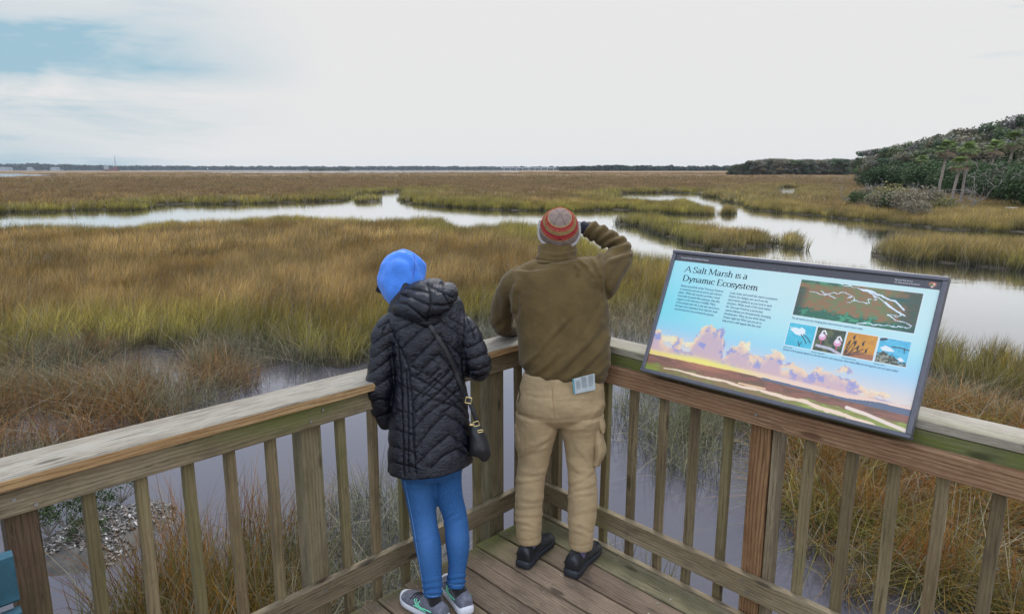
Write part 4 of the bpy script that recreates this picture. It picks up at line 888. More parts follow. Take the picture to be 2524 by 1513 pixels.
m_print, t, b = mat('printed_panel'); pc = attr(t, 'col').outputs['Color']; t.links.new(pc, b.inputs['Base Color']); b.inputs['Roughness'].default_value = .22; b.inputs['Specular IOR Level'].default_value = .5
b.inputs['Coat Weight'].default_value = .4; b.inputs['Coat Roughness'].default_value = .1
obj('printed_panel', mkmesh('printed_panel', Vp, Fp, m_print, True, {'col': np.column_stack([np.clip(img, 0, 1) * .92, np.ones(len(img))])}), sign)
# lettering: a serif face drawn with a broad nib, for the heading and the texts
GL = {
 'A': ([[(0, 0), (.34, .72)], [(.34, .72), (.68, 0)], [(.13, .26), (.54, .26)]], .70, [(0, 0), (.68, 0)]), 'S': ([[(.44, .58), (.38, .68), (.24, .72), (.1, .66), (.07, .53), (.16, .42), (.33, .34), (.44, .24), (.42, .08), (.26, 0), (.1, .03), (.04, .16)]], .52, []),
 'M': ([[(.08, 0), (.12, .72)], [(.12, .72), (.42, .05)], [(.42, .05), (.72, .72)], [(.72, .72), (.78, 0)]], .90, [(.08, 0), (.78, 0), (.08, .72), (.74, .72)]), 'D': ([[(.12, 0), (.12, .72)], [(.05, .72), (.36, .72), (.58, .58), (.64, .36), (.58, .14), (.36, 0), (.05, 0)]], .74, []),
 'E': ([[(.12, 0), (.12, .72)], [(.04, .72), (.50, .72), (.52, .58)], [(.12, .38), (.42, .38)], [(.04, 0), (.52, 0), (.55, .15)]], .62, []), 'a': ([[(.07, .40), (.16, .48), (.30, .46), (.33, .36), (.33, .08), (.42, .01)], [(.33, .28), (.15, .24), (.05, .14), (.09, .02), (.20, 0), (.33, .10)]], .46, []),
 'l': ([[(.12, .76), (.12, 0)]], .24, [(.12, 0)]), 't': ([[(.14, .60), (.14, .08), (.22, .0), (.31, .03)], [(.03, .46), (.29, .46)]], .32, []), 'r': ([[(.12, .47), (.12, 0)], [(.12, .34), (.22, .46), (.34, .46)]], .36, [(.12, 0)]),
 's': ([[(.29, .38), (.25, .46), (.13, .47), (.06, .40), (.09, .30), (.22, .23), (.30, .16), (.28, .04), (.15, 0), (.05, .03), (.03, .12)]], .36, []), 'h': ([[(.12, .76), (.12, 0)], [(.12, .34), (.24, .47), (.36, .44), (.40, .32), (.40, 0)]], .52, [(.12, 0), (.40, 0)]),
 'i': ([[(.12, .47), (.12, 0)], [(.10, .65), (.14, .65)]], .25, [(.12, 0)]), 'y': ([[(.04, .47), (.24, .02)], [(.44, .47), (.24, .02), (.14, -.18), (.03, -.20)]], .47, [(.04, .47), (.44, .47)]), 'n': ([[(.12, .47), (.12, 0)], [(.12, .34), (.24, .47), (.36, .44), (.40, .32), (.40, 0)]], .52, [(.12, 0), (.40, 0)]),
 'm': ([[(.12, .47), (.12, 0)], [(.12, .34), (.23, .47), (.34, .44), (.38, .32), (.38, 0)], [(.38, .34), (.49, .47), (.60, .44), (.64, .32), (.64, 0)]], .76, [(.12, 0), (.38, 0), (.64, 0)]), 'c': ([[(.38, .37), (.30, .47), (.16, .45), (.06, .32), (.06, .15), (.16, .02), (.28, 0), (.39, .09)]], .42, []),
 'o': ([[(.25, .47), (.12, .42), (.05, .24), (.12, .05), (.25, 0), (.38, .05), (.45, .24), (.38, .42), (.25, .47)]], .50, []), 'e': ([[(.06, .26), (.38, .26), (.36, .40), (.24, .47), (.12, .42), (.05, .24), (.12, .05), (.26, 0), (.38, .08)]], .44, []),
}
def serif_text(txt, u0, vbase, hcap, mt, name, depth=.0014):
    mb = MB(); sx = hcap / .72; cu = u0 * SW; base = (1 - vbase) * SHt
    def P2(x, y): return SP((cu + x * sx * 1.2) / SW, 1 - (base + y * sx) / SHt, depth)
    for ch in txt:
        if ch == ' ': cu += .27 * sx; continue
        st, adv, sf_ = GL[ch]
        for pl in st:
            pl = np.array(pl, float)
            if len(pl) > 2 and ch not in 'E':
                tt = np.linspace(0, len(pl) - 1, (len(pl) - 1) * 4 + 1); pp = np.vstack([2 * pl[0] - pl[1], pl, 2 * pl[-1] - pl[-2]]); i0 = np.minimum(tt.astype(int), len(pl) - 2); f = (tt - i0)[:, None]
                p0, p1, p2, p3 = pp[i0], pp[i0 + 1], pp[i0 + 2], pp[i0 + 3]; pl = .5 * ((2 * p1) + (p2 - p0) * f + (2 * p0 - 5 * p1 + 4 * p2 - p3) * f * f + (3 * p1 - p0 - 3 * p2 + p3) * f ** 3)
            d = np.gradient(pl, axis=0); d /= np.linalg.norm(d, axis=1)[:, None] + 1e-9; w = (.030 + .070 * np.abs(d[:, 1]) ** 1.3) * .5; nn_ = np.stack([-d[:, 1], d[:, 0]], -1)
            if ch in 'AMy' and pl[-1][1] > pl[0][1] : w = w * .55
            a, c2 = pl + nn_ * w[:, None], pl - nn_ * w[:, None]; V = [P2(*x) for x in a] + [P2(*x) for x in c2]; k_ = len(pl); mb.add(np.array(V), [(i, i + 1, k_ + i + 1, k_ + i) for i in range(k_ - 1)])
        for (x, y) in sf_: mb.add(np.array([P2(x - .085, y - .012), P2(x + .085, y - .012), P2(x + .085, y + .022), P2(x - .085, y + .022)]), [(0, 1, 2, 3)])
        cu += adv * sx * 1.2
    o = mb.build(name, mt, sign); return o
m_ink = plain('black_ink', lin(38, 44, 60), .5, .2); m_wink = plain('white_ink', (.8, .8, .8), .5, .2)
serif_text('A Salt Marsh is a', .075, .166, .0268 * 1.04, m_ink, 'heading_text'); serif_text('Dynamic Ecosystem', .075, .239, .0268 * 1.04, m_ink, 'heading_text')
def sans(txt, u0, v0, size, mt, name, wmax=None, lead=1.0):
    cu = bpy.data.curves.new(name, 'FONT'); cu.body = txt; cu.size = size; cu.space_line = lead; cu.resolution_u = 2
    tmp = bpy.data.objects.new('tmp', cu); COL.objects.link(tmp); dg = bpy.context.evaluated_depsgraph_get(); me_ = bpy.data.meshes.new_from_object(tmp.evaluated_get(dg)); COL.objects.unlink(tmp); bpy.data.objects.remove(tmp)
    V = np.array([v.co[:] for v in me_.vertices]); Fs = [tuple(p_.vertices) for p_ in me_.polygons]
    if wmax: V[:, 0] *= wmax * SW / V[:, 0].max()
    W3 = SP(u0 + V[:, 0] / SW, v0 - V[:, 1] / SHt, .0013 + 0 * V[:, 0]); mb = MB(); mb.add(W3, Fs); return mb.build(name, mt, sign)
m_ink2 = plain('grey_blue_ink', lin(74, 96, 132), .5, .2)
lh = (.474 - .287) / 7
for i, s in enumerate(['Nearly two-thirds of the Timucuan Preserve', 'is covered by salt marsh and its salt tolerant', 'plants. While salt marshes provide a visual', 'treat with its prairie-like expanses, they also', 'support a rich diversity of wildlife. Many', 'of the animals that live in the salt marsh form', 'the base of an important food chain for both', 'commercial and non-commercial species.']):
    sans(s, .0745, .287 + i * lh, .0150, m_ink2, 'body_text', [.19, .187, .182, .187, .172, .192, .188, .178][i])
for i, s in enumerate(['Look, listen and smell the marsh ecosystem.', 'Notice the changes you see from the', 'observation platform as you look in each', 'direction. While much of the land within', 'the Timucuan Preserve is protected,', 'nearby habitats are threatened by emerging', 'development. What do you think those', 'threats might be? What can you do to', 'help protect wild spaces like this one?']):
    sans(s, .292, .288 + i * (.500 - .288) / 8, .0150, m_ink2, 'body_text', [.191, .157, .175, .173, .148, .182, .164, .154, .155][i])
sans('Timucuan Ecological and Historic Preserve', .040, .062, .0105, m_wink, 'header_text', .127)
sans('National Park Service', .849, .054, .009, m_wink, 'header_text', .053); sans('U.S. Department of the Interior', .849, .070, .009, m_wink, 'header_text', .077)
sans('The salt marsh is an ever-changing place where land and coastal waters meet.', .549, .399, .0125, m_ink2, 'caption_text', .241); sans('Dozens of bird species depend on the salt marsh’s rich resources. How many different bird species can you spot today?', .547, .622, .0125, m_ink2, 'caption_text', .376)
for i, (s, w) in enumerate([('Snowy egret', .03), ('Roseate spoonbill', .043), ('Cormorant roost', .045), ('Wood stork', .033)]): sans(s, R_[i][0], .601, .008, m_ink2, 'caption_text', w)
# ------------------------------------------------------------------ people
def I(px, py, y): return aty(px, py, y)
def ellip(c_, r, Rm=None, n=20, m_=12):
    V = [(0, 0, 1.)]; 
    for i in range(1, m_):
        a = math.pi * i / m_
        for k in range(n): V.append((math.sin(a) * math.cos(2 * math.pi * k / n), math.sin(a) * math.sin(2 * math.pi * k / n), math.cos(a)))
    V.append((0, 0, -1.)); V = np.array(V) * np.asarray(r)
    if Rm is not None: V = V @ np.asarray(Rm).T
    V = V + np.asarray(c_); Fs = [(0, 1 + k, 1 + (k + 1) % n) for k in range(n)]
    for i in range(m_ - 2): Fs += [(1 + i * n + k, 1 + (i + 1) * n + k, 1 + (i + 1) * n + (k + 1) % n, 1 + i * n + (k + 1) % n) for k in range(n)]
    L_ = 1 + (m_ - 1) * n; b0_ = 1 + (m_ - 2) * n; Fs += [(L_, b0_ + (k + 1) % n, b0_ + k) for k in range(n)]
    return V, Fs
def resamp(P, R, k=5):
    P = np.asarray(P, float); R = np.array([(r, r) if np.isscalar(r) else r for r in R], float); A = np.hstack([P, R]); n = len(A)
    pp = np.vstack([2 * A[0] - A[1], A, 2 * A[-1] - A[-2]]); tt = np.linspace(0, n - 1, (n - 1) * k + 1); i0 = np.minimum(tt.astype(int), n - 2); f = (tt - i0)[:, None]
    p0, p1, p2, p3 = pp[i0], pp[i0 + 1], pp[i0 + 2], pp[i0 + 3]
    Q = .5 * ((2 * p1) + (p2 - p0) * f + (2 * p0 - 5 * p1 + 4 * p2 - p3) * f * f + (3 * p1 - p0 - 3 * p2 + p3) * f ** 3)
    return Q[:, :3], [tuple(x) for x in np.maximum(Q[:, 3:], .003)]
def limb(P, R, n=20, flat=None, k=5):
    Q, S = resamp(P, R, k); return tube(Q, S, n, True, flat)
def rows(L_, n=28, k=5, f=1., tilt=None):
    """horizontal rings from (py, left px, right px, depth y, ratio or half depth)"""
    P, R = [], []
    for (py, a, b_, y, ry) in L_:
        l, r = I(a, py, y), I(b_, py, y); rx = (r[0] - l[0]) / 2; P.append((l + r) / 2); R.append((rx * f, (ry * rx if ry >= .3 else ry) * f))
    return limb(P, R, n, flat=(1, 0, 0), k=k)
def union(parts, voxel, smooth=3):
    mb = MB()
    for V, Fs in parts: mb.add(V, Fs)
    me_ = mkmesh('tmp', np.concatenate(mb.V), mb.F); o = bpy.data.objects.new('tmp', me_); COL.objects.link(o)
    md = o.modifiers.new('r', 'REMESH'); md.mode = 'VOXEL'; md.voxel_size = voxel
    dg = bpy.context.evaluated_depsgraph_get(); m2 = bpy.data.meshes.new_from_object(o.evaluated_get(dg))
    V = np.empty(len(m2.vertices) * 3, np.float32); m2.vertices.foreach_get('co', V); V = V.reshape(-1, 3).astype(float)
    E_ = np.empty(len(m2.edges) * 2, np.int32); m2.edges.foreach_get('vertices', E_); E_ = E_.reshape(-1, 2)
    Fs = np.empty(len(m2.loops), np.int32); m2.loops.foreach_get('vertex_index', Fs); Fs = Fs.reshape(-1, 4)
    bpy.data.objects.remove(o); V = lap(V, E_, smooth); return V, Fs, E_
def lap(V, E_, it, w=.6):
    n = len(V); dg = np.bincount(E_.ravel(), minlength=n).astype(float)[:, None]; dg[dg == 0] = 1
    for _ in range(it):
        S = np.stack([np.bincount(E_[:, 0], V[E_[:, 1], k], n) + np.bincount(E_[:, 1], V[E_[:, 0], k], n) for k in range(3)], -1) / dg
        V = V + (S - V) * w
    return V
def normals(V, Fs):
    a, b_, c_, d = V[Fs[:, 0]], V[Fs[:, 1]], V[Fs[:, 2]], V[Fs[:, 3]]; fn = np.cross(c_ - a, d - b_); N_ = np.zeros_like(V)
    for j in range(4): np.add.at(N_, Fs[:, j], fn)
    return N_ / (np.linalg.norm(N_, axis=1)[:, None] + 1e-12)
def fold(px, L_):
    """signed cloth folds: each (polyline px, amplitude, width px); a ridge with a valley beside it"""
    h = np.zeros(len(px))
    for pl, A, w in L_:
        pl = np.array(pl, float); d = seg_dist(px, pl); mid = pl[len(pl) // 2]; t_ = pl[-1] - pl[0]; nn_ = np.array([-t_[1], t_[0]]) / (np.linalg.norm(t_) + 1e-9)
        s = ((px - mid) @ nn_) / w; h += A * np.exp(-(d / w) ** 2) - .6 * A * np.exp(-((s - 1.6) / .8) ** 2) * np.exp(-(np.maximum(d - w * 2.4, 0) / w) ** 2) * (d < 3.5 * w)
    return h
def Rot(rx=0, ry=0, rz=0): return np.array((Matrix.Rotation(rz, 3, 'Z') @ Matrix.Rotation(rx, 3, 'X') @ Matrix.Rotation(ry, 3, 'Y')))
def head_parts(c_, Rm, s=1.):
    """local: +y face, +z up"""
    f = lambda p: np.asarray(c_) + Rm @ (np.array(p) * s); out = []
    def E(p, r, R2=None): out.append(ellip(f(p), np.array(r) * s, Rm if R2 is None else Rm @ R2))
    E((0, -.012, .035), (.074, .092, .082)); E((0, .012, -.02), (.064, .078, .080)); E((0, .040, -.070), (.044, .046, .040)); E((0, .078, -.088), (.018, .014, .014))
    E((0, .092, -.018), (.011, .014, .022), Rot(.35)); E((0, .103, -.030), (.014, .012, .009)); E((0, .078, .018), (.046, .016, .010)); E((0, .086, -.054), (.022, .010, .005)); E((0, .085, -.062), (.020, .010, .005))
    for x in (-1, 1): E((x * .038, .066, -.022), (.022, .020, .020)); E((x * .073, -.005, -.012), (.008, .018, .030), Rot(0, 0, x * .3))
    return out
def hand(w, d, nrm, side, s=1., curl=.5, spread=.09):
    """w wrist, d direction of the fingers, nrm back of the hand, side +1/-1 thumb side"""
    w = np.asarray(w, float); d = np.array(d, float); d /= np.linalg.norm(d); nrm = np.array(nrm, float); nrm -= d * (nrm @ d); nrm /= np.linalg.norm(nrm); sd_ = np.cross(d, nrm) * side
    out = [limb([w - d * .02, w + d * .02 * s, w + d * .055 * s, w + d * .088 * s], [(.026 * s, .020 * s), (.034 * s, .017 * s), (.041 * s, .015 * s), (.038 * s, .011 * s)], 14, flat=sd_)]
    for i, (o, L_, r) in enumerate([(.029, .072, .0088), (.010, .080, .0092), (-.010, .074, .0088), (-.028, .058, .0078)]):
        b_ = w + d * .080 * s + sd_ * o * s; dd = d + sd_ * (o * 3 * spread); dd /= np.linalg.norm(dd); P = [b_ - dd * .015]; a = curl * (.35 + .1 * i); p = b_
        for j, fr in enumerate((.45, .30, .25)):
            v = dd * math.cos(a) - nrm * math.sin(a); p = p + v * L_ * fr * s; P.append(p); a += curl * (.95 if j == 0 else .7)
        out.append(limb(P, [r * s, r * s, r * .92 * s, r * .78 * s], 10))
    b_ = w + d * .022 * s + sd_ * .026 * s; v = sd_ * .75 + d * .65 - nrm * .25; v /= np.linalg.norm(v); v2 = v * .5 + d * .8 - nrm * .35; v2 /= np.linalg.norm(v2)
    out.append(limb([b_ - v * .01, b_ + v * .034 * s, b_ + v * .034 * s + v2 * .030 * s, b_ + v * .034 * s + v2 * .052 * s], [.013 * s, .0115 * s, .0098 * s, .008 * s], 10)); return out
def shoe(pl_heel, pl_toe, name, parent, m_up, m_so, high=.092, wid=.048, sole_t=.032, L_=None):
    h = np.array([*pl_heel, 0.]); t_ = np.array([*pl_toe, 0.]); Ls = L_ or np.linalg.norm(t_ - h); d = (t_ - h) / np.linalg.norm(t_ - h); sd_ = np.array([-d[1], d[0], 0])
    sec = [(.0, .030, high * .80), (.02, .037, high), (.09, .038, high * .98), (.13, .038, .5 * high + .042), (.16, .040, .078), (.20, .045, .066), (.24, .046, .056), (.27, .040, .048), (.288, .026, .040), (.297, .010, .032)]
    k_ = Ls / .297; V = []; n = 20
    for (x, hw, zt) in sec:
        hw = hw * wid / .048; zt = zt
        for j in range(n):
            a = 2 * math.pi * j / n; cx, cz = math.cos(a), math.sin(a); sx = abs(cx) ** .8 * np.sign(cx); sz = abs(cz) ** .8 * np.sign(cz)
            zz_ = .014 + (zt - .014) * (sz * .5 + .5); V.append(h + d * x * k_ + sd_ * (hw * sx * (1 - .28 * max(sz, 0) ** 1.5) + .006 * math.sin(x * 11)) + np.array([0, 0, zz_]))
    m_ = len(sec); Fs = [(i * n + j, i * n + (j + 1) % n, (i + 1) * n + (j + 1) % n, (i + 1) * n + j) for i in range(m_ - 1) for j in range(n)] + [tuple(range(n))[::-1], tuple((m_ - 1) * n + j for j in range(n))]
    q = MB(); q.add(np.array(V), Fs); o = q.build(name, m_up, parent, True); sm = o.modifiers.new('s', 'SUBSURF'); sm.levels = sm.render_levels = 2
    V = []; so = [(-.010, .022), (.004, .036), (.03, .041), (.09, .038), (.14, .040), (.20, .049), (.245, .050), (.275, .042), (.296, .026), (.305, .010)]
    for (x, hw) in so:
        hw = hw * wid / .048; top = sole_t + .010 * np.exp(-((x) / .07) ** 2) + (.006 if x > .27 else 0); bot = .0 + (.010 if x > .285 else 0) + (.004 if x < 0 else 0)
        for (a, z) in [(-1, bot + .004), (-.9, bot), (.9, bot), (1, bot + .004), (1.0, top * .6), (.93, top), (-.93, top), (-1.0, top * .6)]: V.append(h + d * x * k_ + sd_ * (hw * a + .006 * math.sin(x * 11)) + np.array([0, 0, z]))
    n = 8; m_ = len(so); Fs = [(i * n + j, i * n + (j + 1) % n, (i + 1) * n + (j + 1) % n, (i + 1) * n + j) for i in range(m_ - 1) for j in range(n)] + [tuple(range(n))[::-1], tuple((m_ - 1) * n + j for j in range(n))]
    q = MB(); q.add(np.array(V), Fs); s2 = q.build('sole', m_so, o, True); sm = s2.modifiers.new('s', 'SUBSURF'); sm.levels = sm.render_levels = 1
    def SS(x, side, z, out=.002): # a point on the side of the upper
        hw = np.interp(x, [a[0] for a in sec], [a[1] for a in sec]) * wid / .048; zt = np.interp(x, [a[0] for a in sec], [a[2] for a in sec]); sz = (z - .014) / (zt - .014) * 2 - 1; cx = math.sqrt(max(0, 1 - min(1, abs(sz)) ** 2.5)) ** .8
        return h + d * x * k_ + sd_ * side * (hw * cx * (1 - .28 * max(sz, 0) ** 1.5) + out) + sd_ * .006 * math.sin(x * 11) + np.array([0, 0, z])
    return o, SS
m_skin = plain('skin', (.52, .33, .25), .5, .4)
def cloth(name, col, rough=.85, bs=300, bst=.25, sheen=.3, nsc=12, namp=.12, bd=.002, spec=.2, wrk=.55):
    m_ = plain(name, col, rough, spec, nscale=nsc, namp=namp, bscale=bs, bstr=bst, bdist=bd); b = m_.node_tree.nodes['Principled BSDF']; b.inputs['Sheen Weight'].default_value = sheen
    t_ = m_.node_tree; g2 = N(t_, 'ShaderNodeTexCoord').outputs['Object']; hh = mth(t_, 'ADD', mth(t_, 'MULTIPLY', noise(t_, g2, bs, 3, .6), .16), mth(t_, 'MULTIPLY', noise(t_, vscale(t_, g2, (1, 1, 1.7)), 17, 4, .6, 1.1), wrk)); bump(t_, b, hh, .5, .012)
    b.inputs['Sheen Roughness'].default_value = .5; return m_
m_coat, t, b = mat('black_quilted_nylon'); b.inputs['Base Color'].default_value = (.0035, .0045, .010, 1); b.inputs['Roughness'].default_value = .21; b.inputs['Specular IOR Level'].default_value = .40
g_ = N(t, 'ShaderNodeTexCoord').outputs['Object']; bump(t, b, mth(t, 'ADD', noise(t, vscale(t, g_, (1, 1, 1.6)), 34, 4, .65, 1.6), mth(t, 'MULTIPLY', noise(t, g_, 100, 2, .5, .8), .35)), .8, .010)
sa_ = attr(t, 'seam').outputs['Fac']; t.links.new(mixc(t, sa_, (.0042, .0055, .013), (.0008, .0008, .001)), b.inputs['Base Color']); t.links.new(maprange(t, sa_, .1, .9, .48, .05), b.inputs['Specular IOR Level'])
m_coatin = plain('black_lining', (.018, .018, .022), .6, .3, bscale=80)
m_blue = cloth('blue_fleece', lin(74, 130, 218), .95, 260, .3, .2); m_jean, t, b = mat('blue_denim')
g_ = N(t, 'ShaderNodeTexCoord').outputs['Object']; dn = noise(t, vscale(t, g_, (1, 1, .25)), 420, 2, .7); fade = attr(t, 'fade').outputs['Fac']
dcol = mixc(t, maprange(t, dn, .35, .65), lin(24, 70, 120), lin(38, 94, 150)); t.links.new(mixc(t, mth(t, 'MULTIPLY', fade, .6), dcol, lin(66, 112, 170)), b.inputs['Base Color']); b.inputs['Roughness'].default_value = .85; bump(t, b, dn, .25, .0015)
m_fleece = cloth('olive_fleece', lin(92, 76, 46), .95, 340, .35, .12, 9, .16); m_khaki = cloth('khaki_cotton', lin(168, 146, 112), .88, 420, .15, .05, 10, .10, .001)
m_shoe_g = plain('grey_mesh_shoe', lin(106, 108, 120), .7, .3, nscale=60, namp=.25, bscale=500, bstr=.3, bdist=.001); m_sole_w = plain('white_rubber', lin(212, 214, 222), .5, .4); m_mint = plain('mint_trim', lin(130, 222, 186), .45, .4)
m_shoe_b = plain('black_leather', (.012, .013, .017), .42, .5, nscale=30, namp=.3, bscale=60, bstr=.4, bdist=.003); m_sole_b = plain('black_rubber', (.022, .025, .032), .55, .4); m_sock = cloth('black_sock', (.01, .01, .012)); m_sockp = cloth('lilac_sock', lin(84, 76, 108))
m_thread = plain('pale_thread', lin(96, 136, 186), .8); m_gold = plain('gold_buckle', (.80, .62, .30), .3, .5, 1.); m_bag = plain('black_bag_leather', (.012, .012, .015), .45, .5, bscale=70, bstr=.3); m_glove = cloth('navy_glove', (.012, .014, .024), .85)
def bvh_of(V, Fs): return BVHTree.FromPolygons([tuple(v) for v in V], [tuple(int(i) for i in f) for f in Fs])
def surf(bv, px, py, off=.004):
    d = Vector(ray(px, py)).normalized(); hit = bv.ray_cast(Vector((0, 0, HC)), d)
    if hit[0] is None: return None
    return np.array(hit[0] - d * off)
def strip_on(bv, pl, w, off=.003, thick=.0015, n=40, name='strap', mt=None, parent=None, smooth=True):
    pl = np.array(pl, float); cum = np.r_[0, np.cumsum(np.linalg.norm(np.diff(pl, axis=0), axis=1))]; tt = np.linspace(0, cum[-1], n); xs = np.interp(tt, cum, pl[:, 0]); ys = np.interp(tt, cum, pl[:, 1])
    P = [surf(bv, x, y, off) for x, y in zip(xs, ys)]; P = [p for p in P if p is not None]
    if len(P) < 3: return None
    P = np.array(P)
    if smooth:
        for _ in range(3): P[1:-1] = (P[:-2] + P[2:] + 2 * P[1:-1]) / 4
    tg = np.gradient(P, axis=0); q = MB(); V = []
    vd = P - [0, 0, HC]; vd /= np.linalg.norm(vd, axis=1)[:, None]; sd_ = np.cross(tg, vd); sd_ /= np.linalg.norm(sd_, axis=1)[:, None]; up = np.cross(sd_, tg); up /= np.linalg.norm(up, axis=1)[:, None]; up = -up * np.sign((up * vd).sum(1))[:, None]
    for p, s_, u_ in zip(P, sd_, up): V += [p - s_ * w / 2, p + s_ * w / 2, p + s_ * w / 2 + u_ * thick, p - s_ * w / 2 + u_ * thick]
    m_ = len(P); q.add(np.array(V), [(i * 4 + j, i * 4 + (j + 1) % 4, (i + 1) * 4 + (j + 1) % 4, (i + 1) * 4 + j) for i in range(m_ - 1) for j in range(4)] + [(3, 2, 1, 0), tuple((m_ - 1) * 4 + j for j in range(4))])
    return q.build(name, mt, parent, False) if mt else (q, P)

# ---------------- the woman
z1 = lambda L_: [(850 + x / 2.473, 580 + y / 2.473) for x, y in L_]
w_torso = [(690, 990, 1058, 3.03, .070), (722, 968, 1090, 3.02, .085), (752, 958, 1122, 3.01, .10), (780, 957, 1146, 3.00, .118), (823, 960, 1149, 2.98, .130), (880, 968, 1149, 2.97, .128), (935, 974, 1148, 2.955, .125), (990, 968, 1154, 2.945, .138), (1050, 960, 1161, 2.935, .152), (1110, 957, 1167, 2.925, .165), (1150, 957, 1168, 2.92, .168)]
w_la = ([I(992, 792, 2.99), I(956, 815, 2.975), I(943, 850, 2.965), I(940, 903, 2.955), I(936, 955, 2.96), I(942, 1000, 2.99), I(957, 1044, 3.03)], [.066, .062, .055, .057, .064, .055, .040])
w_ra = ([I(1118, 792, 2.99), I(1146, 818, 2.98), I(1162, 850, 2.97), I(1176, 893, 2.965), I(1174, 908, 3.0), np.array([-.30, 3.12, 1.125]), np.array([-.40, 3.20, 1.12])], [.066, .062, .060, .062, .058, .050, .040])
w_ll = [(1120, 972, 1070, 2.93, .95), (1175, 988, 1072, 2.93, .95), (1211, 997, 1073, 2.925, .98), (1239, 1003, 1075, 2.92, 1.), (1267, 1009, 1076, 2.91, 1.02), (1295, 1014, 1079, 2.89, 1.), (1337, 1021, 1087, 2.86, 1.05), (1378, 1030, 1089, 2.83, 1.02), (1406, 1036, 1089, 2.81, 1.), (1434, 1041, 1089, 2.79, 1.), (1470, 1046, 1090, 2.765, 1.)]
w_rl = [(1120, 1060, 1142, 2.95, .95), (1175, 1071, 1138, 2.95, .98), (1211, 1073, 1139, 2.945, 1.), (1239, 1080, 1144, 2.94, 1.), (1267, 1091, 1150, 2.93, 1.), (1295, 1095, 1154, 2.915, 1.02), (1337, 1098, 1158, 2.895, 1.06), (1378, 1103, 1154, 2.875, 1.04), (1406, 1104, 1149, 2.86, 1.02), (1445, 1101, 1147, 2.842, 1.)]
wh = I(991, 680, 3.10); wR = Rot(-.70, .28, .80)      # bowed, turned to her left
body = [rows(w_torso[3:-2], f=.78), limb(w_la[0], [r * .62 for r in w_la[1]]), limb(w_ra[0], [r * .62 for r in w_ra[1]]), rows(w_ll[:-2], f=.72, n=18), rows(w_rl[:-2], f=.72, n=18),
        limb([I(1030, 770, 3.01), I(1018, 725, 3.04), wh + wR @ np.array([0, -.02, -.05])], [.062, .052, .055])] + head_parts(wh, wR, .97)
body += hand(w_la[0][-2] * .4 + w_la[0][-1] * .6 + np.array([.02, .03, .03]), (.5, .7, -.3), (-.8, .5, 0), 1, .92, .8) + hand(w_ra[0][-1], (-.8, .45, -.02), (0, 0, 1), 1, .92, .7)
def foot(hx, tx, row, k=1.):
    c1 = (I(row[-2][1], row[-2][0], row[-2][3]) + I(row[-2][2], row[-2][0], row[-2][3])) / 2; c2 = (I(row[-1][1], row[-1][0], row[-1][3]) + I(row[-1][2], row[-1][0], row[-1][3])) / 2
    g = lambda f, z: (hx[0] + (tx[0] - hx[0]) * f, hx[1] + (tx[1] - hx[1]) * f, z); return limb([c1, c2, g(.20, .055), g(.55, .045), g(.85, .035)], [.030 * k, .026 * k, .026 * k, (.026, .018), (.022, .012)]), c2
body.append(foot((-.298, 2.722), (-.515, 2.915), w_ll)[0]); body.append(foot((-.205, 2.785), (-.325, 3.045), w_rl)[0])
V, Fs, E_ = union(body, .0065, 2)
woman = tag(obj('person', mkmesh('person', V, Fs, m_skin, True)), 'person in a blue fleece hood, long black quilted coat and jeans, looking down', 'person')
for sx in (-1, 1):
    V, Fs2 = ellip(wh + wR @ np.array([sx * .031, .079, .002]), (.011,) * 3); q = MB(); q.add(V, Fs2); q.build('eye', m_white, woman, True)
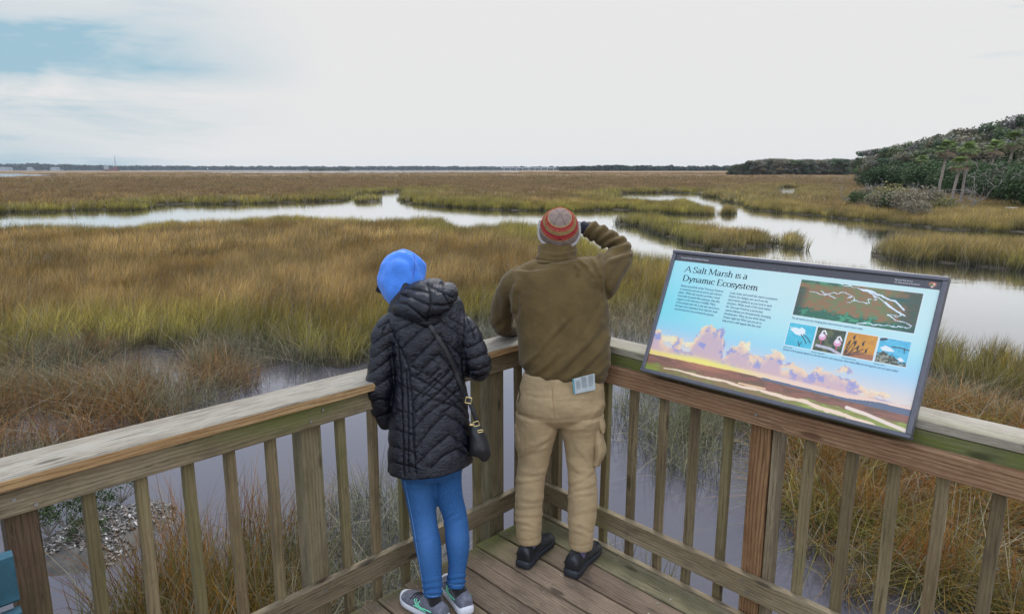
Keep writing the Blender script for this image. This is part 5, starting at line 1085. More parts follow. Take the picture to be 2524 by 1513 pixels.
# coat
hem = rows([(1105, 957, 1166, 2.925, .165), (1150, 955, 1170, 2.92, .172)], k=2)
V, Fs, E_ = union([rows(w_torso[1:]), limb(*w_la), limb(*w_ra)], .0043, 5)
px = proj(V); tiltz = np.interp(px[:, 1], [1080, 1160], [0, 1]); V[:, 2] += tiltz * ((px[:, 0] - 957) / 210 * .050 - .012); px = proj(V); Nn = normals(V, Fs)
seams = [z1(s) for s in [
 [(265, 520), (300, 620), (345, 710), (385, 800), (397, 900), (410, 1050), (415, 1250), (432, 1450)], [(322, 640), (332, 800), (345, 1000), (352, 1200), (356, 1450)], [(372, 830), (380, 1000), (384, 1200), (384, 1440)], [(735, 490), (725, 600), (714, 700), (722, 810), (728, 900)],
 [(300, 590), (420, 520)], [(345, 690), (500, 545)], [(400, 780), (585, 600)], [(455, 830), (575, 722), (705, 862)], [(505, 880), (575, 820)], [(560, 500), (640, 560), (735, 625)], [(600, 640), (720, 730)], [(585, 600), (600, 640), (700, 800)], [(640, 500), (735, 560)],
 [(395, 795), (500, 850), (620, 930), (700, 1000), (765, 1075)], [(395, 850), (520, 915), (620, 975), (690, 1045)], [(405, 935), (520, 985), (610, 1030)], [(430, 860), (470, 830)], [(410, 1010), (500, 925), (585, 850)], [(470, 985), (560, 900), (640, 830)], [(520, 1005), (610, 920), (680, 850)], [(415, 1090), (540, 985), (660, 880)], [(600, 1020), (700, 940)],
 [(418, 1175), (500, 1090), (600, 1015)], [(428, 1300), (520, 1180), (612, 1090), (690, 1130), (782, 1215)], [(430, 1400), (530, 1300), (640, 1215), (720, 1260), (785, 1320)], [(520, 1420), (600, 1345), (690, 1300), (785, 1345)], [(600, 1080), (700, 1010)], [(610, 1020), (690, 1045), (772, 1130)], [(270, 1280), (345, 1300), (430, 1330)], [(285, 1380), (430, 1420)], [(300, 1180), (415, 1220)], [(310, 1060), (410, 1090)], [(320, 900), (395, 940)],
 [(128, 950), (215, 905), (300, 850)], [(150, 840), (230, 790), (305, 730)], [(170, 660), (230, 615), (285, 590)], [(165, 745), (240, 700), (300, 660)], [(200, 560), (265, 520)], [(135, 1020), (205, 1000), (280, 1010)], [(190, 1110), (290, 1080)],
 [(740, 600), (790, 575)], [(735, 690), (790, 670), (835, 640)], [(735, 760), (800, 745), (870, 715)], [(735, 830), (810, 825), (890, 790)], [(760, 880), (830, 860), (892, 840)],
 [(270, 510), (235, 560), (215, 620)], [(742, 480), (770, 560), (800, 640)]]]
dd = np.full(len(V), 1e9)
for s in seams: dd = np.minimum(dd, seg_dist(px, s))
puff = .0036 * (1 - np.exp(-(dd / 3.0) ** 1.5)) + .0042 * (1 - np.exp(-(dd / 11) ** 1.5)) - .004; seam_a = .8 * np.exp(-(dd / 1.7) ** 2)
wr = fbm(np.stack([px[:, 0] / 26 + px[:, 1] / 60, px[:, 1] / 14 - px[:, 0] / 40, V[:, 1] * 8], -1), 3); puff += (np.abs(wr - .5) * 2) * -.006 * np.exp(-(dd / 16) ** 2) + (fbm(V * 22, 3) - .5) * .006
V = V + Nn * puff[:, None]
coat = obj('coat', mkmesh('coat', V, Fs, m_coat, True, {'seam': seam_a}), woman); coat_bvh = bvh_of(V, Fs)
# coat hood lying on her back, and the stand-up collar
V, Fs, E_ = union([limb([I(978, 765, 2.97), I(1000, 758, 2.93), I(1026, 757, 2.90), I(1052, 752, 2.885), I(1084, 738, 2.89), I(1103, 722, 2.94), I(1103, 714, 3.0)], [.024, .044, .062, .068, .062, .044, .02]),
                   limb([I(1000, 735, 2.96), I(1048, 722, 2.93), I(1092, 712, 2.96)], [.045, .055, .042]), limb([I(1030, 770, 2.90), I(1052, 782, 2.885), I(1082, 772, 2.90)], [.035, .04, .03])], .0042, 5)
px = proj(V); Nn = normals(V, Fs); dd = np.full(len(V), 1e9)
for s in [z1(s) for s in [[(505, 300), (525, 400), (505, 525)], [(280, 400), (380, 420), (500, 520)], [(300, 350), (420, 380), (515, 430)], [(520, 420), (600, 430), (665, 410)], [(515, 500), (600, 480), (660, 460)], [(520, 320), (600, 350), (660, 380)], [(340, 320), (440, 330), (510, 350)], [(590, 290), (600, 350), (650, 440)]]]: dd = np.minimum(dd, seg_dist(px, s))
V = V + Nn * (.0065 * (1 - np.exp(-(dd / 3.2) ** 1.5)) + .003 * (1 - np.exp(-(dd / 10) ** 1.5)) - .003 + (fbm(V * 26, 3) - .5) * .007)[:, None]; obj('coat_hood', mkmesh('coat_hood', V, Fs, m_coat, True, {'seam': .8 * np.exp(-(dd / 1.8) ** 2)}), woman)
V, Fs, E_ = union([rows([(785, 955, 1100, 3.02, .11), (752, 956, 1096, 3.03, .105), (722, 962, 1078, 3.04, .092), (701, 972, 1062, 3.05, .080), (694, 985, 1056, 3.05, .070)])], .006, 4); px = proj(V); V[:, 2] += np.interp(px[:, 1], [690, 760], [1, 0]) * (px[:, 0] - 1015) / 100 * .045
obj('collar', mkmesh('collar', V, Fs, m_coatin, True), woman)
# blue fleece hood, open at the face
def shell(c_, r, Rm, mt, name, parent, opening, ocos, thick=.004, nn_=64, mm2=44, deform=None, extra=None):
    th_ = np.linspace(0, math.pi, mm2 + 1); ph = np.linspace(0, 2 * math.pi, nn_, endpoint=False); T_, P_ = np.meshgrid(th_, ph, indexing='ij'); D = np.stack([np.sin(T_) * np.cos(P_), np.sin(T_) * np.sin(P_), np.cos(T_)], -1).reshape(-1, 3)
    L3 = D * np.asarray(r)
    if deform is not None: L3 = deform(D, L3)
    V = L3 @ Rm.T + c_; Fs = []
    for i in range(mm2):
        for j in range(nn_):
            f = (i * nn_ + j, (i + 1) * nn_ + j, (i + 1) * nn_ + (j + 1) % nn_, i * nn_ + (j + 1) % nn_)
            if opening is None or (D[list(f)].mean(0) @ opening) < ocos: Fs.append(f)
    me_ = mkmesh(name, V, Fs, mt, True, extra(D, L3) if extra else None); o = obj(name, me_, parent); sm = o.modifiers.new('t', 'SOLIDIFY'); sm.thickness = thick; sm.offset = -1; return o, V, Fs, D
def hood_def(D, L3):
    dn = np.clip(-D[:, 2], 0, 1); L3 = L3.copy(); L3[:, 2] -= dn ** 2 * .05; L3[:, :2] *= (1 - .12 * dn ** 2)[:, None]; L3[:, 1] += .015 * dn
    L3 += D * ((fbm(D * 2.2, 3) - .5) * .022 + .007 * np.cos(D[:, 2] * 8 + D[:, 0] * 7 + 2 * np.sin(D[:, 0] * 4)) * np.clip(-D[:, 1], 0, 1))[:, None]; return L3
o, V, Fs, D = shell(wh + np.array([.002, -.006, -.006]), (.106, .124, .122), wR, m_blue, 'fleece_hood', woman, np.array([0, .93, -.36]), .72, .004, deform=hood_def)
hb_ = bvh_of(V, Fs); strip_on(hb_, z1([(418, 95), (428, 160), (422, 220), (412, 262)]), .0022, .001, .0008, 24, 'hood_seam', plain('plum_thread', lin(92, 74, 150), .8), woman)
fd = wR @ np.array([0, 1, .05]); up_ = wR @ np.array([0, -.05, 1]); sd2 = wR @ np.array([1, 0, 0]); c0 = wh + wR @ np.array([0, .085, .045]); q = MB(); Vv = []
for k_ in range(13):
    a = math.pi * k_ / 12; x = math.cos(a); Vv += [c0 + sd2 * x * .075 + up_ * (-.018 * x * x), c0 + sd2 * x * .072 + fd * (.085 * math.sin(a) + .02) + up_ * (-.022 - .02 * x * x)]
q.add(np.array(Vv), [(2 * i, 2 * i + 1, 2 * i + 3, 2 * i + 2) for i in range(12)]); o = q.build('cap_visor', plain('charcoal_visor', lin(70, 76, 82), .8), woman, True); sm = o.modifiers.new('t', 'SOLIDIFY'); sm.thickness = .004
# jeans
V, Fs, E_ = union([rows(w_ll, n=24), rows(w_rl, n=24), rows([(1085, 970, 1150, 2.93, .12), (1130, 970, 1146, 2.93, .13), (1165, 980, 1140, 2.935, .10)])], .0052, 3); px = proj(V); Nn = normals(V, Fs)
h = fold(px, [([(1046, 1462), (1090, 1457)], .0045, 4), ([(1044, 1448), (1090, 1441)], .004, 4), ([(1046, 1432), (1088, 1425)], .0025, 4), ([(1102, 1436), (1148, 1432)], .0045, 4), ([(1101, 1424), (1148, 1418)], .004, 4), ([(1094, 1290), (1130, 1272)], .003, 6), ([(1095, 1275), (1118, 1262)], .003, 4), ([(1020, 1330), (1050, 1322)], .002, 5), ([(1000, 1200), (1060, 1190)], .002, 8)]) + (fbm(V * [14, 14, 9], 3) - .5) * .006
V = V + Nn * h[:, None]
fade = np.clip(np.exp(-(np.hypot(px[:, 0] - 1048, (px[:, 1] - 1330) / 2.4) / 26) ** 2) + .8 * np.exp(-(np.hypot(px[:, 0] - 1128, (px[:, 1] - 1320) / 2.6) / 22) ** 2) + .5 * np.exp(-(np.hypot(px[:, 0] - 1040, (px[:, 1] - 1230) / 2) / 24) ** 2) + (fbm(V * 20, 3) - .5) * .4, 0, 1)
jn = obj('jeans', mkmesh('jeans', V, Fs, m_jean, True, {'fade': fade}), woman); jb = bvh_of(V, Fs)
strip_on(jb, [(997, 1185), (1008, 1239), (1018, 1290), (1026, 1340), (1036, 1400), (1044, 1460)], .0022, .001, .0008, 60, 'side_seam', m_thread, woman); strip_on(jb, [(1048, 1465), (1068, 1470), (1088, 1466)], .002, .001, .0008, 14, 'hem_stitch', m_thread, woman); strip_on(jb, [(1104, 1438), (1124, 1442), (1144, 1439)], .002, .001, .0008, 14, 'hem_stitch', m_thread, woman)
for (hx, tx, py_) in (((-.298, 2.722), (-.515, 2.915), 0), ((-.205, 2.785), (-.325, 3.045), 1)):
    o, SS = shoe(hx, tx, 'shoe', woman, m_shoe_g, m_sole_w, .102, .050, .036, L_=.29)
    d = np.array([tx[0] - hx[0], tx[1] - hx[1], 0]); d /= np.linalg.norm(d); p = np.array([hx[0], hx[1], 0]) + d * .055
    q = MB(); V, F2 = limb([p + [0, 0, .05], foot(hx, tx, w_rl if py_ else w_ll)[1] * .5 + (p + [0, 0, .08]) * .5, foot(hx, tx, w_rl if py_ else w_ll)[1] + [0, 0, .012]], [.036, .034, .032], 14); q.add(V, F2); q.build('sock', m_sock, woman, True)
    for side in (-1, 1):
        for pl in ([(.085, .044), (.125, .055), (.165, .070)], [(.115, .042), (.145, .054), (.175, .066)], [(.165, .042), (.145, .056), (.132, .076)], [(.05, .060), (.10, .056), (.15, .046)]):
            P = [SS(x, side, z, .0015) for x, z in pl]; V, F2 = limb(P, [(.0024, .0012)] * len(P), 6); q = MB(); q.add(V, F2); q.build('stripe', m_mint, o)
    for k_ in range(4):
        x = .145 + k_ * .018; P = [SS(x, -1, .070 - k_ * .004), SS(x, 0, np.interp(x, [.13, .16, .20, .24], [.088, .078, .066, .056]) + .003), SS(x, 1, .070 - k_ * .004)]; V, F2 = limb(P, [.0028] * 3, 6); q = MB(); q.add(V, F2); q.build('lace', m_sock, o)
# shoulder bag
bag = empty('shoulder_bag', tuple(I(1183, 1085, 2.86))); tag(bag, 'small black shoulder bag with gold buckles hanging at the right hip of the quilted coat', 'bag')
sp_ = z1([(508, 528), (560, 610), (610, 690), (655, 780), (690, 870), (722, 950)])
strip_on(coat_bvh, sp_, .015, .009, .004, 44, 'strap', m_bag, bag)
p0 = surf(coat_bvh, *sp_[-1], .006); p1 = I(1155, 985, 2.835); p2 = I(1166, 1012, 2.83); p3 = I(1177, 1042, 2.83)
def ribbon(P, w, th_, name, mt, parent, side=(1, 0, 0)):
    q = MB(); V, F2 = limb(P, [(w / 2, th_ / 2)] * len(P), 8, flat=side); q.add(V, F2); return q.build(name, mt, parent, True)
ribbon([p0, (p0 + p1) / 2, p1], .017, .003, 'strap', m_bag, bag); ribbon([p1, p2, p3], .019, .004, 'strap', m_bag, bag)
def ring(c_, w, h_, r, name, mt, parent, rot=0.):
    c_ = np.asarray(c_); q = MB(); pts = [(-w, -h_), (w, -h_), (w, h_), (-w, h_), (-w, -h_)]; cr, sr_ = math.cos(rot), math.sin(rot)
    for a, b2 in zip(pts[:-1], pts[1:]):
        A = c_ + np.array([a[0] * cr - a[1] * sr_, 0, a[0] * sr_ + a[1] * cr]); B2 = c_ + np.array([b2[0] * cr - b2[1] * sr_, 0, b2[0] * sr_ + b2[1] * cr]); V, F2 = tube([A, B2], [r, r], 6); q.add(V, F2)
    return q.build(name, mt, parent)
ring(p1 + [0, -.006, 0], .0125, .013, .0022, 'buckle', m_gold, bag, -.2); ring(I(1174, 1044, 2.818), .012, .010, .002, 'buckle', m_gold, bag, .3); ring(I(1184, 1062, 2.822), .011, .005, .002, 'buckle', m_gold, bag, .2); ring(I(1163, 1046, 2.82), .009, .003, .002, 'buckle', m_gold, bag, 0)
V, Fs, E_ = union([limb([I(1166, 1042, 2.875), I(1174, 1064, 2.87), I(1181, 1095, 2.865), I(1184, 1118, 2.865), I(1181, 1124, 2.865)], [(.018, .032), (.032, .045), (.043, .052), (.046, .045), (.030, .03)], 20, flat=(1, 0, .1))], .004, 2)
V = V + normals(V, Fs) * ((fbm(V * 28, 3) - .5) * .010)[:, None]; obj('bag_body', mkmesh('bag_body', V, Fs, m_bag, True), bag)

# ---------------- the man
z3 = lambda L_: [(1180 + x / 2.855, 480 + y / 2.855) for x, y in L_]; z4_ = lambda L_: [(1200 + x / 2.697, 900 + y / 2.697) for x, y in L_]
m_torso = [(630, 1328, 1418, 3.43, .075), (645, 1306, 1446, 3.425, .092), (664, 1274, 1484, 3.42, .112), (700, 1256, 1497, 3.41, .130), (745, 1258, 1500, 3.39, .138), (790, 1270, 1501, 3.37, .140), (840, 1277, 1502, 3.345, .145), (880, 1279, 1506, 3.325, .150), (905, 1285, 1502, 3.315, .146), (931, 1292, 1490, 3.305, .138)]
m_la = ([I(1290, 688, 3.42), I(1265, 705, 3.46), I(1249, 735, 3.52), I(1240, 772, 3.60), I(1240, 801, 3.66), I(1272, 806, 3.80), I(1315, 800, 3.90)], [.078, .076, .070, .067, .060, .052, .042])
m_ra = ([I(1440, 700, 3.41), I(1480, 678, 3.43), I(1512, 655, 3.46), I(1531, 630, 3.50), I(1530, 606, 3.54), I(1500, 588, 3.57), I(1468, 573, 3.585), I(1443, 563, 3.59)], [.11, .105, .075, .058, .048, .050, .049, .043])
m_ll = [(1020, 1271, 1378, 3.29, 1.), (1055, 1272, 1372, 3.29, 1.), (1085, 1274, 1364, 3.285, 1.), (1130, 1279, 1352, 3.28, 1.02), (1178, 1273, 1343, 3.27, 1.), (1215, 1271, 1339, 3.26, 1.05), (1252, 1271, 1336, 3.25, 1.05), (1300, 1273, 1333, 3.24, 1.08), (1334, 1275, 1332, 3.23, 1.1)]
m_rl = [(1020, 1376, 1488, 3.29, 1.), (1050, 1380, 1484, 3.29, 1.), (1085, 1390, 1474, 3.28, 1.), (1130, 1397, 1466, 3.27, 1.02), (1189, 1402, 1470, 3.245, 1.), (1225, 1401, 1470, 3.23, 1.05), (1260, 1401, 1468, 3.215, 1.05), (1310, 1403, 1462, 3.19, 1.08), (1349, 1405, 1457, 3.175, 1.1)]
mhd = I(1378, 578, 3.47); mR = Rot(-.10, .03, -.06)
hw = m_ra[0][-1]; hd = np.array([-.85, .42, .30])
body = [rows(m_torso[3:], f=.80), limb(m_la[0], [r * .66 for r in m_la[1]]), limb(m_ra[0], [r * .66 for r in m_ra[1]]), rows(m_ll[:-2], f=.70, n=18), rows(m_rl[:-2], f=.70, n=18), rows([(945, 1300, 1474, 3.29, .10), (1005, 1296, 1464, 3.29, .09)]),
        limb([I(1375, 700, 3.41), I(1375, 650, 3.43), mhd + mR @ np.array([0, -.02, -.06])], [.07, .060, .056])] + head_parts(mhd, mR, 1.0)
body += hand(hw, hd, (.3, -.3, .9), 1, .98, .5) + hand(m_la[0][-1], (.8, .3, -.05), (0, 0, 1), -1, 1., .7)
mf = [((.052, 3.155), (.195, 3.42)), ((.292, 3.075), (.440, 3.335))]
body.append(foot(*mf[0], m_ll, 1.1)[0]); body.append(foot(*mf[1], m_rl, 1.1)[0])
V, Fs, E_ = union(body, .0065, 2)
man = tag(obj('person', mkmesh('person', V, Fs, m_skin, True)), 'person in striped knit beanie, olive fleece and khaki cargo trousers, hand raised to face', 'person')
for sx in (-1, 1): V, F2 = ellip(mhd + mR @ np.array([sx * .032, .081, .002]), (.0115,) * 3); q = MB(); q.add(V, F2); q.build('eye', m_white, man, True)
V, Fs, E_ = union([rows(m_torso[1:]), limb(*m_la), limb(*m_ra), limb([I(1488, 735, 3.40), I(1505, 700, 3.42), I(1528, 650, 3.48)], [.03, .045, .04]), limb([I(1375, 662, 3.425), I(1325, 668, 3.42), I(1288, 684, 3.42)], [.075, .062, .06]), limb([I(1375, 662, 3.425), I(1425, 668, 3.42), I(1465, 680, 3.42)], [.075, .065, .065])], .006, 4); px = proj(V); Nn = normals(V, Fs)
FL = [(z3(a), A, w) for a, A, w in [
 ([(330, 1190), (430, 1110), (520, 980), (600, 900)], .005, 7), ([(480, 1290), (600, 1200), (760, 1040), (860, 900)], .006, 8), ([(600, 1310), (720, 1230), (840, 1110), (905, 1000)], .005, 7), ([(360, 1270), (450, 1220), (560, 1110)], .004, 6), ([(700, 1330), (820, 1270), (910, 1190)], .006, 6), ([(880, 780), (820, 900), (740, 1010)], .004, 8),
 ([(890, 430), (895, 560), (890, 640), (915, 750)], -.006, 4), ([(660, 470), (700, 520), (690, 560)], .005, 4), ([(700, 460), (760, 500), (790, 560)], .005, 5), ([(790, 440), (830, 500), (850, 560)], .004, 5), ([(640, 480), (560, 490), (440, 470)], .003, 4),
 ([(1040, 360), (980, 380), (900, 400), (850, 430)], .010, 5), ([(1060, 420), (1000, 440), (930, 470)], .008, 6), ([(1010, 310), (930, 330), (870, 370)], .010, 5), ([(940, 270), (880, 300), (840, 350)], .008, 5), ([(880, 230), (820, 270), (790, 310)], .007, 5), ([(820, 200), (770, 240), (750, 290)], .006, 4), ([(1050, 470), (990, 560), (930, 680)], .006, 8),
 ([(270, 700), (270, 800), (240, 900)], -.008, 7), ([(150, 660), (180, 760), (160, 860)], .004, 9), ([(250, 880), (200, 900), (150, 960)], .005, 6), ([(100, 880), (150, 930), (240, 940)], .004, 7), ([(280, 600), (260, 680), (280, 760)], .004, 7), ([(300, 1330), (600, 1345), (870, 1285)], .005, 3)]]
h = 1.5 * fold(px, FL) + (fbm(V * [6, 6, 5], 3) - .5) * .014 + (fbm(V * 20, 3) - .5) * .003
V = V + Nn * h[:, None]; fle = obj('fleece_jacket', mkmesh('fleece_jacket', V, Fs, m_fleece, True), man)
V, Fs, E_ = union([rows([(650, 1312, 1432, 3.43, .090), (638, 1319, 1425, 3.435, .086), (628, 1326, 1420, 3.44, .082), (614, 1325, 1421, 3.445, .080), (602, 1327, 1419, 3.45, .078)])], .005, 2); px = proj(V)
V = V + normals(V, Fs) * (fold(px, [(z3([(405, 452), (540, 470), (690, 455)]), -.007, 2.5), (z3([(430, 400), (540, 425), (680, 400)]), .004, 4), (z3([(640, 360), (600, 400), (640, 450)]), .004, 5)]) + (fbm(V * 16, 3) - .5) * .006)[:, None]
obj('collar', mkmesh('collar', V, Fs, m_fleece, True), man)
V, Fs, E_ = union(hand(hw + hd * .01, hd, (.3, -.3, .9), 1, 1.16, .5) + [limb([hw - hd * .03, hw + hd * .025], [.036, .034])], .0035, 1); obj('glove', mkmesh('glove', V, Fs, m_glove, True), man)
V, Fs, E_ = union(hand(m_la[0][-1], (.8, .3, -.05), (0, 0, 1), -1, 1.16, .7) + [limb([m_la[0][-1] - np.array([.03, .01, 0]), m_la[0][-1] + np.array([.03, .01, 0])], [.036, .034])], .0035, 1); obj('glove', mkmesh('glove', V, Fs, m_glove, True), man)
# beanie: knitted, bands of red, straw and grey-brown
m_knit, t, b = mat('knit_wool'); cc_ = attr(t, 'col').outputs['Color']; t.links.new(cc_, b.inputs['Base Color']); b.inputs['Roughness'].default_value = .95; b.inputs['Specular IOR Level'].default_value = .1; bump(t, b, noise(t, N(t, 'ShaderNodeTexCoord').outputs['Object'], 260, 2, .6), .6, .003)
Rb = mR @ Rot(.80, 0, 0)
def bean_def(D, L3):
    L3 = L3.copy(); az = np.arctan2(D[:, 1], D[:, 0]); lat = np.arccos(np.clip(D[:, 2], -1, 1)); s5 = np.abs(np.sin(az * 3)) ** .35; L3 *= (1 - .035 * (1 - s5) * sstep(1.05, .2, lat))[:, None]; L3 += D * ((fbm(D * 4, 3) - .5) * .008)[:, None]; return L3
def bean_col(D, L3):
    lat = np.degrees(np.arccos(np.clip(D[:, 2], -1, 1))); az = np.degrees(np.arctan2(D[:, 1], D[:, 0])); n = len(D); gb = CL(128, 112, 104); c_ = np.ones((n, 1)) * gb; c_ = c_ * (.82 + .36 * h3((az * 3).astype(int), (lat * 2).astype(int), np.full(n, 5)))[:, None]
    red = CL(142, 44, 50); straw = CL(150, 128, 84); olive = CL(118, 106, 66); tr_ = (np.abs((az / 9) % 1 - .5) * 2); e = lat - 37 + 2.5 * tr_
    c_ = np.where(((e > 0) & (lat < 62))[:, None], red, c_); c_ = np.where(((np.abs(e) < 1.7))[:, None], straw, c_); spots = ((az / 4.5) % 1 < .35) & ((lat > 43) & (lat < 47)); c_ = np.where(spots[:, None], straw * .9, c_)
    z_ = lat - 54 + 1.8 * (np.abs((az / 6) % 1 - .5) * 2); c_ = np.where((np.abs(z_) < 3.2)[:, None], olive, c_); c_ = np.where(((np.abs(np.abs(z_) - 3.4) < .8) & ((az / 3) % 1 < .65))[:, None], straw, c_)
    c_ = np.where(((lat > 62) & (lat < 73))[:, None], red, c_); spots = ((az / 5) % 1 < .3) & (lat > 65) & (lat < 69); c_ = np.where(spots[:, None], CL(170, 120, 80), c_); c_ = np.where(((np.abs(lat - 73 + 1.5 * tr_) < 1.5) & ((az / 3) % 1 < .7))[:, None], straw, c_)
    seam = (np.abs(np.sin(np.radians(az) * 3)) < .07) & (lat < 36); c_ = np.where(seam[:, None], gb * .35, c_); return {'col': np.column_stack([c_, np.ones(n)])}
bc = mhd + mR @ np.array([0, -.012, .025])
o, V, Fs, D = shell(bc, (.100, .116, .104), Rb, m_knit, 'beanie', man, np.array([0, .78, -.62]), .42, .005, 220, 120, bean_def, bean_col)
m_trim, t, b = mat('striped_knit_trim'); st_ = attr(t, 'u').outputs['Fac']; t.links.new(mixc(t, mth(t, 'GREATER_THAN', mth(t, 'FRACT', mth(t, 'MULTIPLY', st_, 26)), .5), lin(205, 200, 196), lin(72, 62, 60)), b.inputs['Base Color']); b.inputs['Roughness'].default_value = .95
for sx in (-1, 1):
    P = [bc + mR @ np.array([sx * a, y_, z_]) for a, y_, z_ in ((.097, .03, .045), (.102, .005, .0), (.099, -.012, -.035), (.085, -.028, -.062), (.062, -.058, -.078))]; Q, S = resamp(P, [(.005, .009)] * 5, 6); V, F2 = tube(Q, S, 8); q = MB(); u_ = np.repeat(np.linspace(0, 1, len(Q)), 8); q.add(V, F2, u=u_); q.build('beanie_trim', m_trim, man, True)
# trousers
pel = [(925, 1292, 1484, 3.30, .125), (952, 1284, 1488, 3.295, .130), (985, 1277, 1489, 3.29, .140), (1008, 1274, 1487, 3.285, .130), (1024, 1286, 1474, 3.285, .105), (1042, 1312, 1448, 3.285, .07)]
V, Fs, E_ = union([rows(pel), rows(m_ll, n=24), rows(m_rl, n=24)], .0058, 3); px = proj(V); Nn = normals(V, Fs)
PL = [(z4_(a), A, w) for a, A, w in [
 ([(190, 330), (300, 352), (440, 362), (560, 368), (690, 358), (760, 330)], -.004, 4), ([(436, 150), (440, 250), (450, 360)], -.003, 2.5), ([(240, 560), (330, 520), (400, 470), (460, 400)], .006, 5), ([(500, 400), (560, 430), (640, 420), (720, 390)], .005, 6), ([(690, 380), (740, 320), (775, 260)], .006, 5), ([(230, 590), (300, 560), (380, 540)], .005, 5),
 ([(230, 690), (300, 700), (370, 690)], .006, 6), ([(200, 760), (280, 740), (360, 730)], .005, 5), ([(200, 860), (280, 880), (360, 860)], .005, 6), ([(195, 930), (260, 930), (350, 905)], .004, 5), ([(200, 1040), (280, 1050), (350, 1090)], .006, 6), ([(230, 1100), (290, 1090), (345, 1110)], .005, 5), ([(200, 980), (280, 990), (365, 975)], .004, 5),
 ([(550, 760), (620, 740), (690, 690)], .006, 5), ([(560, 810), (640, 800), (720, 770)], .005, 5), ([(550, 870), (620, 850), (710, 850)], .005, 5), ([(545, 950), (620, 970), (720, 940)], .004, 6), ([(550, 1030), (620, 1050), (690, 1100)], .005, 6), ([(560, 1100), (630, 1110), (690, 1150)], .005, 5), ([(540, 620), (600, 680), (690, 690)], .005, 6), ([(600, 540), (660, 600), (690, 650)], .004, 6), ([(270, 180), (330, 200), (420, 195)], .003, 4), ([(480, 240), (580, 236), (700, 250)], .003, 4),
 ([(205, 1165), (280, 1178), (352, 1150)], -.003, 2), ([(552, 1190), (620, 1205), (694, 1195)], -.003, 2)]]
V = V + Nn * (.0045 + .62 * fold(px + (fbm(V * 5, 2)[:, None] - .5) * [14, 26], PL) + (fbm(V * [9, 9, 16], 4) - .5) * .012)[:, None]; obj('trousers', mkmesh('trousers', V, Fs, m_khaki, True), man); tb_ = bvh_of(V, Fs)
m_kst = plain('tan_stitching', lin(150, 122, 84), .9)
for pl in ([(232, 142), (265, 158), (308, 165)], [(436, 145), (440, 250), (450, 355)], [(580, 178), (650, 182), (735, 155)], [(205, 1150), (280, 1160), (352, 1136)], [(552, 1180), (620, 1192), (694, 1180)], [(720, 560), (735, 700), (738, 850)]): strip_on(tb_, z4_(pl), .0022, .0005, .0012, 24, 'seam', m_kst, man)
def pocket(cpts, nm):  # bellows cargo pocket: a flattened puffed box
    V, Fs, E_ = union(cpts, .0045, 2); V = V + normals(V, Fs) * ((fbm(V * 18, 3) - .5) * .012)[:, None]; obj(nm, mkmesh(nm, V, Fs, m_khaki, True), man)
pocket([limb([I(1472, 1040, 3.27), I(1474, 1072, 3.265), I(1478, 1110, 3.26), I(1468, 1143, 3.255)], [(.022, .055), (.030, .065), (.034, .068), (.022, .055)], 14, flat=(1, -.15, 0))], 'cargo_pocket')
pocket([limb([I(1477, 1026, 3.265), I(1483, 1045, 3.26), I(1487, 1060, 3.258)], [(.016, .055), (.020, .062), (.012, .058)], 12, flat=(1, -.15, 0))], 'pocket_flap')
pocket([limb([I(1279, 1046, 3.29), I(1280, 1080, 3.285), I(1284, 1118, 3.28)], [(.020, .055), (.026, .062), (.016, .055)], 14, flat=(1, .15, 0))], 'cargo_pocket')
strip_on(tb_, z4_([(215, 150), (222, 200), (205, 245)]), .004, .01, .003, 10, 'pull_cord', m_sock, man)
for (hx, tx) in mf:
    o, SS = shoe(hx, tx, 'shoe', man, m_shoe_b, m_sole_b, .122, .058, .036, L_=.32)
    d = np.array([tx[0] - hx[0], tx[1] - hx[1], 0]); d /= np.linalg.norm(d); p = np.array([hx[0], hx[1], 0]) + d * .065
    q = MB(); V, F2 = limb([p + [0, 0, .05], foot(hx, tx, m_rl if hx[0] > .2 else m_ll)[1] * .5 + (p + [0, 0, .08]) * .5, foot(hx, tx, m_rl if hx[0] > .2 else m_ll)[1] + [0, 0, .012]], [.040, .038, .036], 14); q.add(V, F2); q.build('sock', m_sockp, man, True)
    for k_ in range(4):
        x = .145 + k_ * .018; P = [SS(x, -1, .074 - k_ * .004), SS(x, 0, np.interp(x, [.13, .16, .20, .24], [.088, .078, .066, .056]) + .003), SS(x, 1, .074 - k_ * .004)]; V, F2 = limb(P, [.003] * 3, 6); q = MB(); q.add(V, F2); q.build('lace', m_shoe_b, o)
    for side in (-1, 1): P = [SS(x, side, z, .001) for x, z in [(.02, .060), (.07, .050), (.12, .058), (.16, .040)]]; V, F2 = limb(P, [(.004, .0015)] * 4, 6); q = MB(); q.add(V, F2); q.build('overlay', m_sole_b, o)
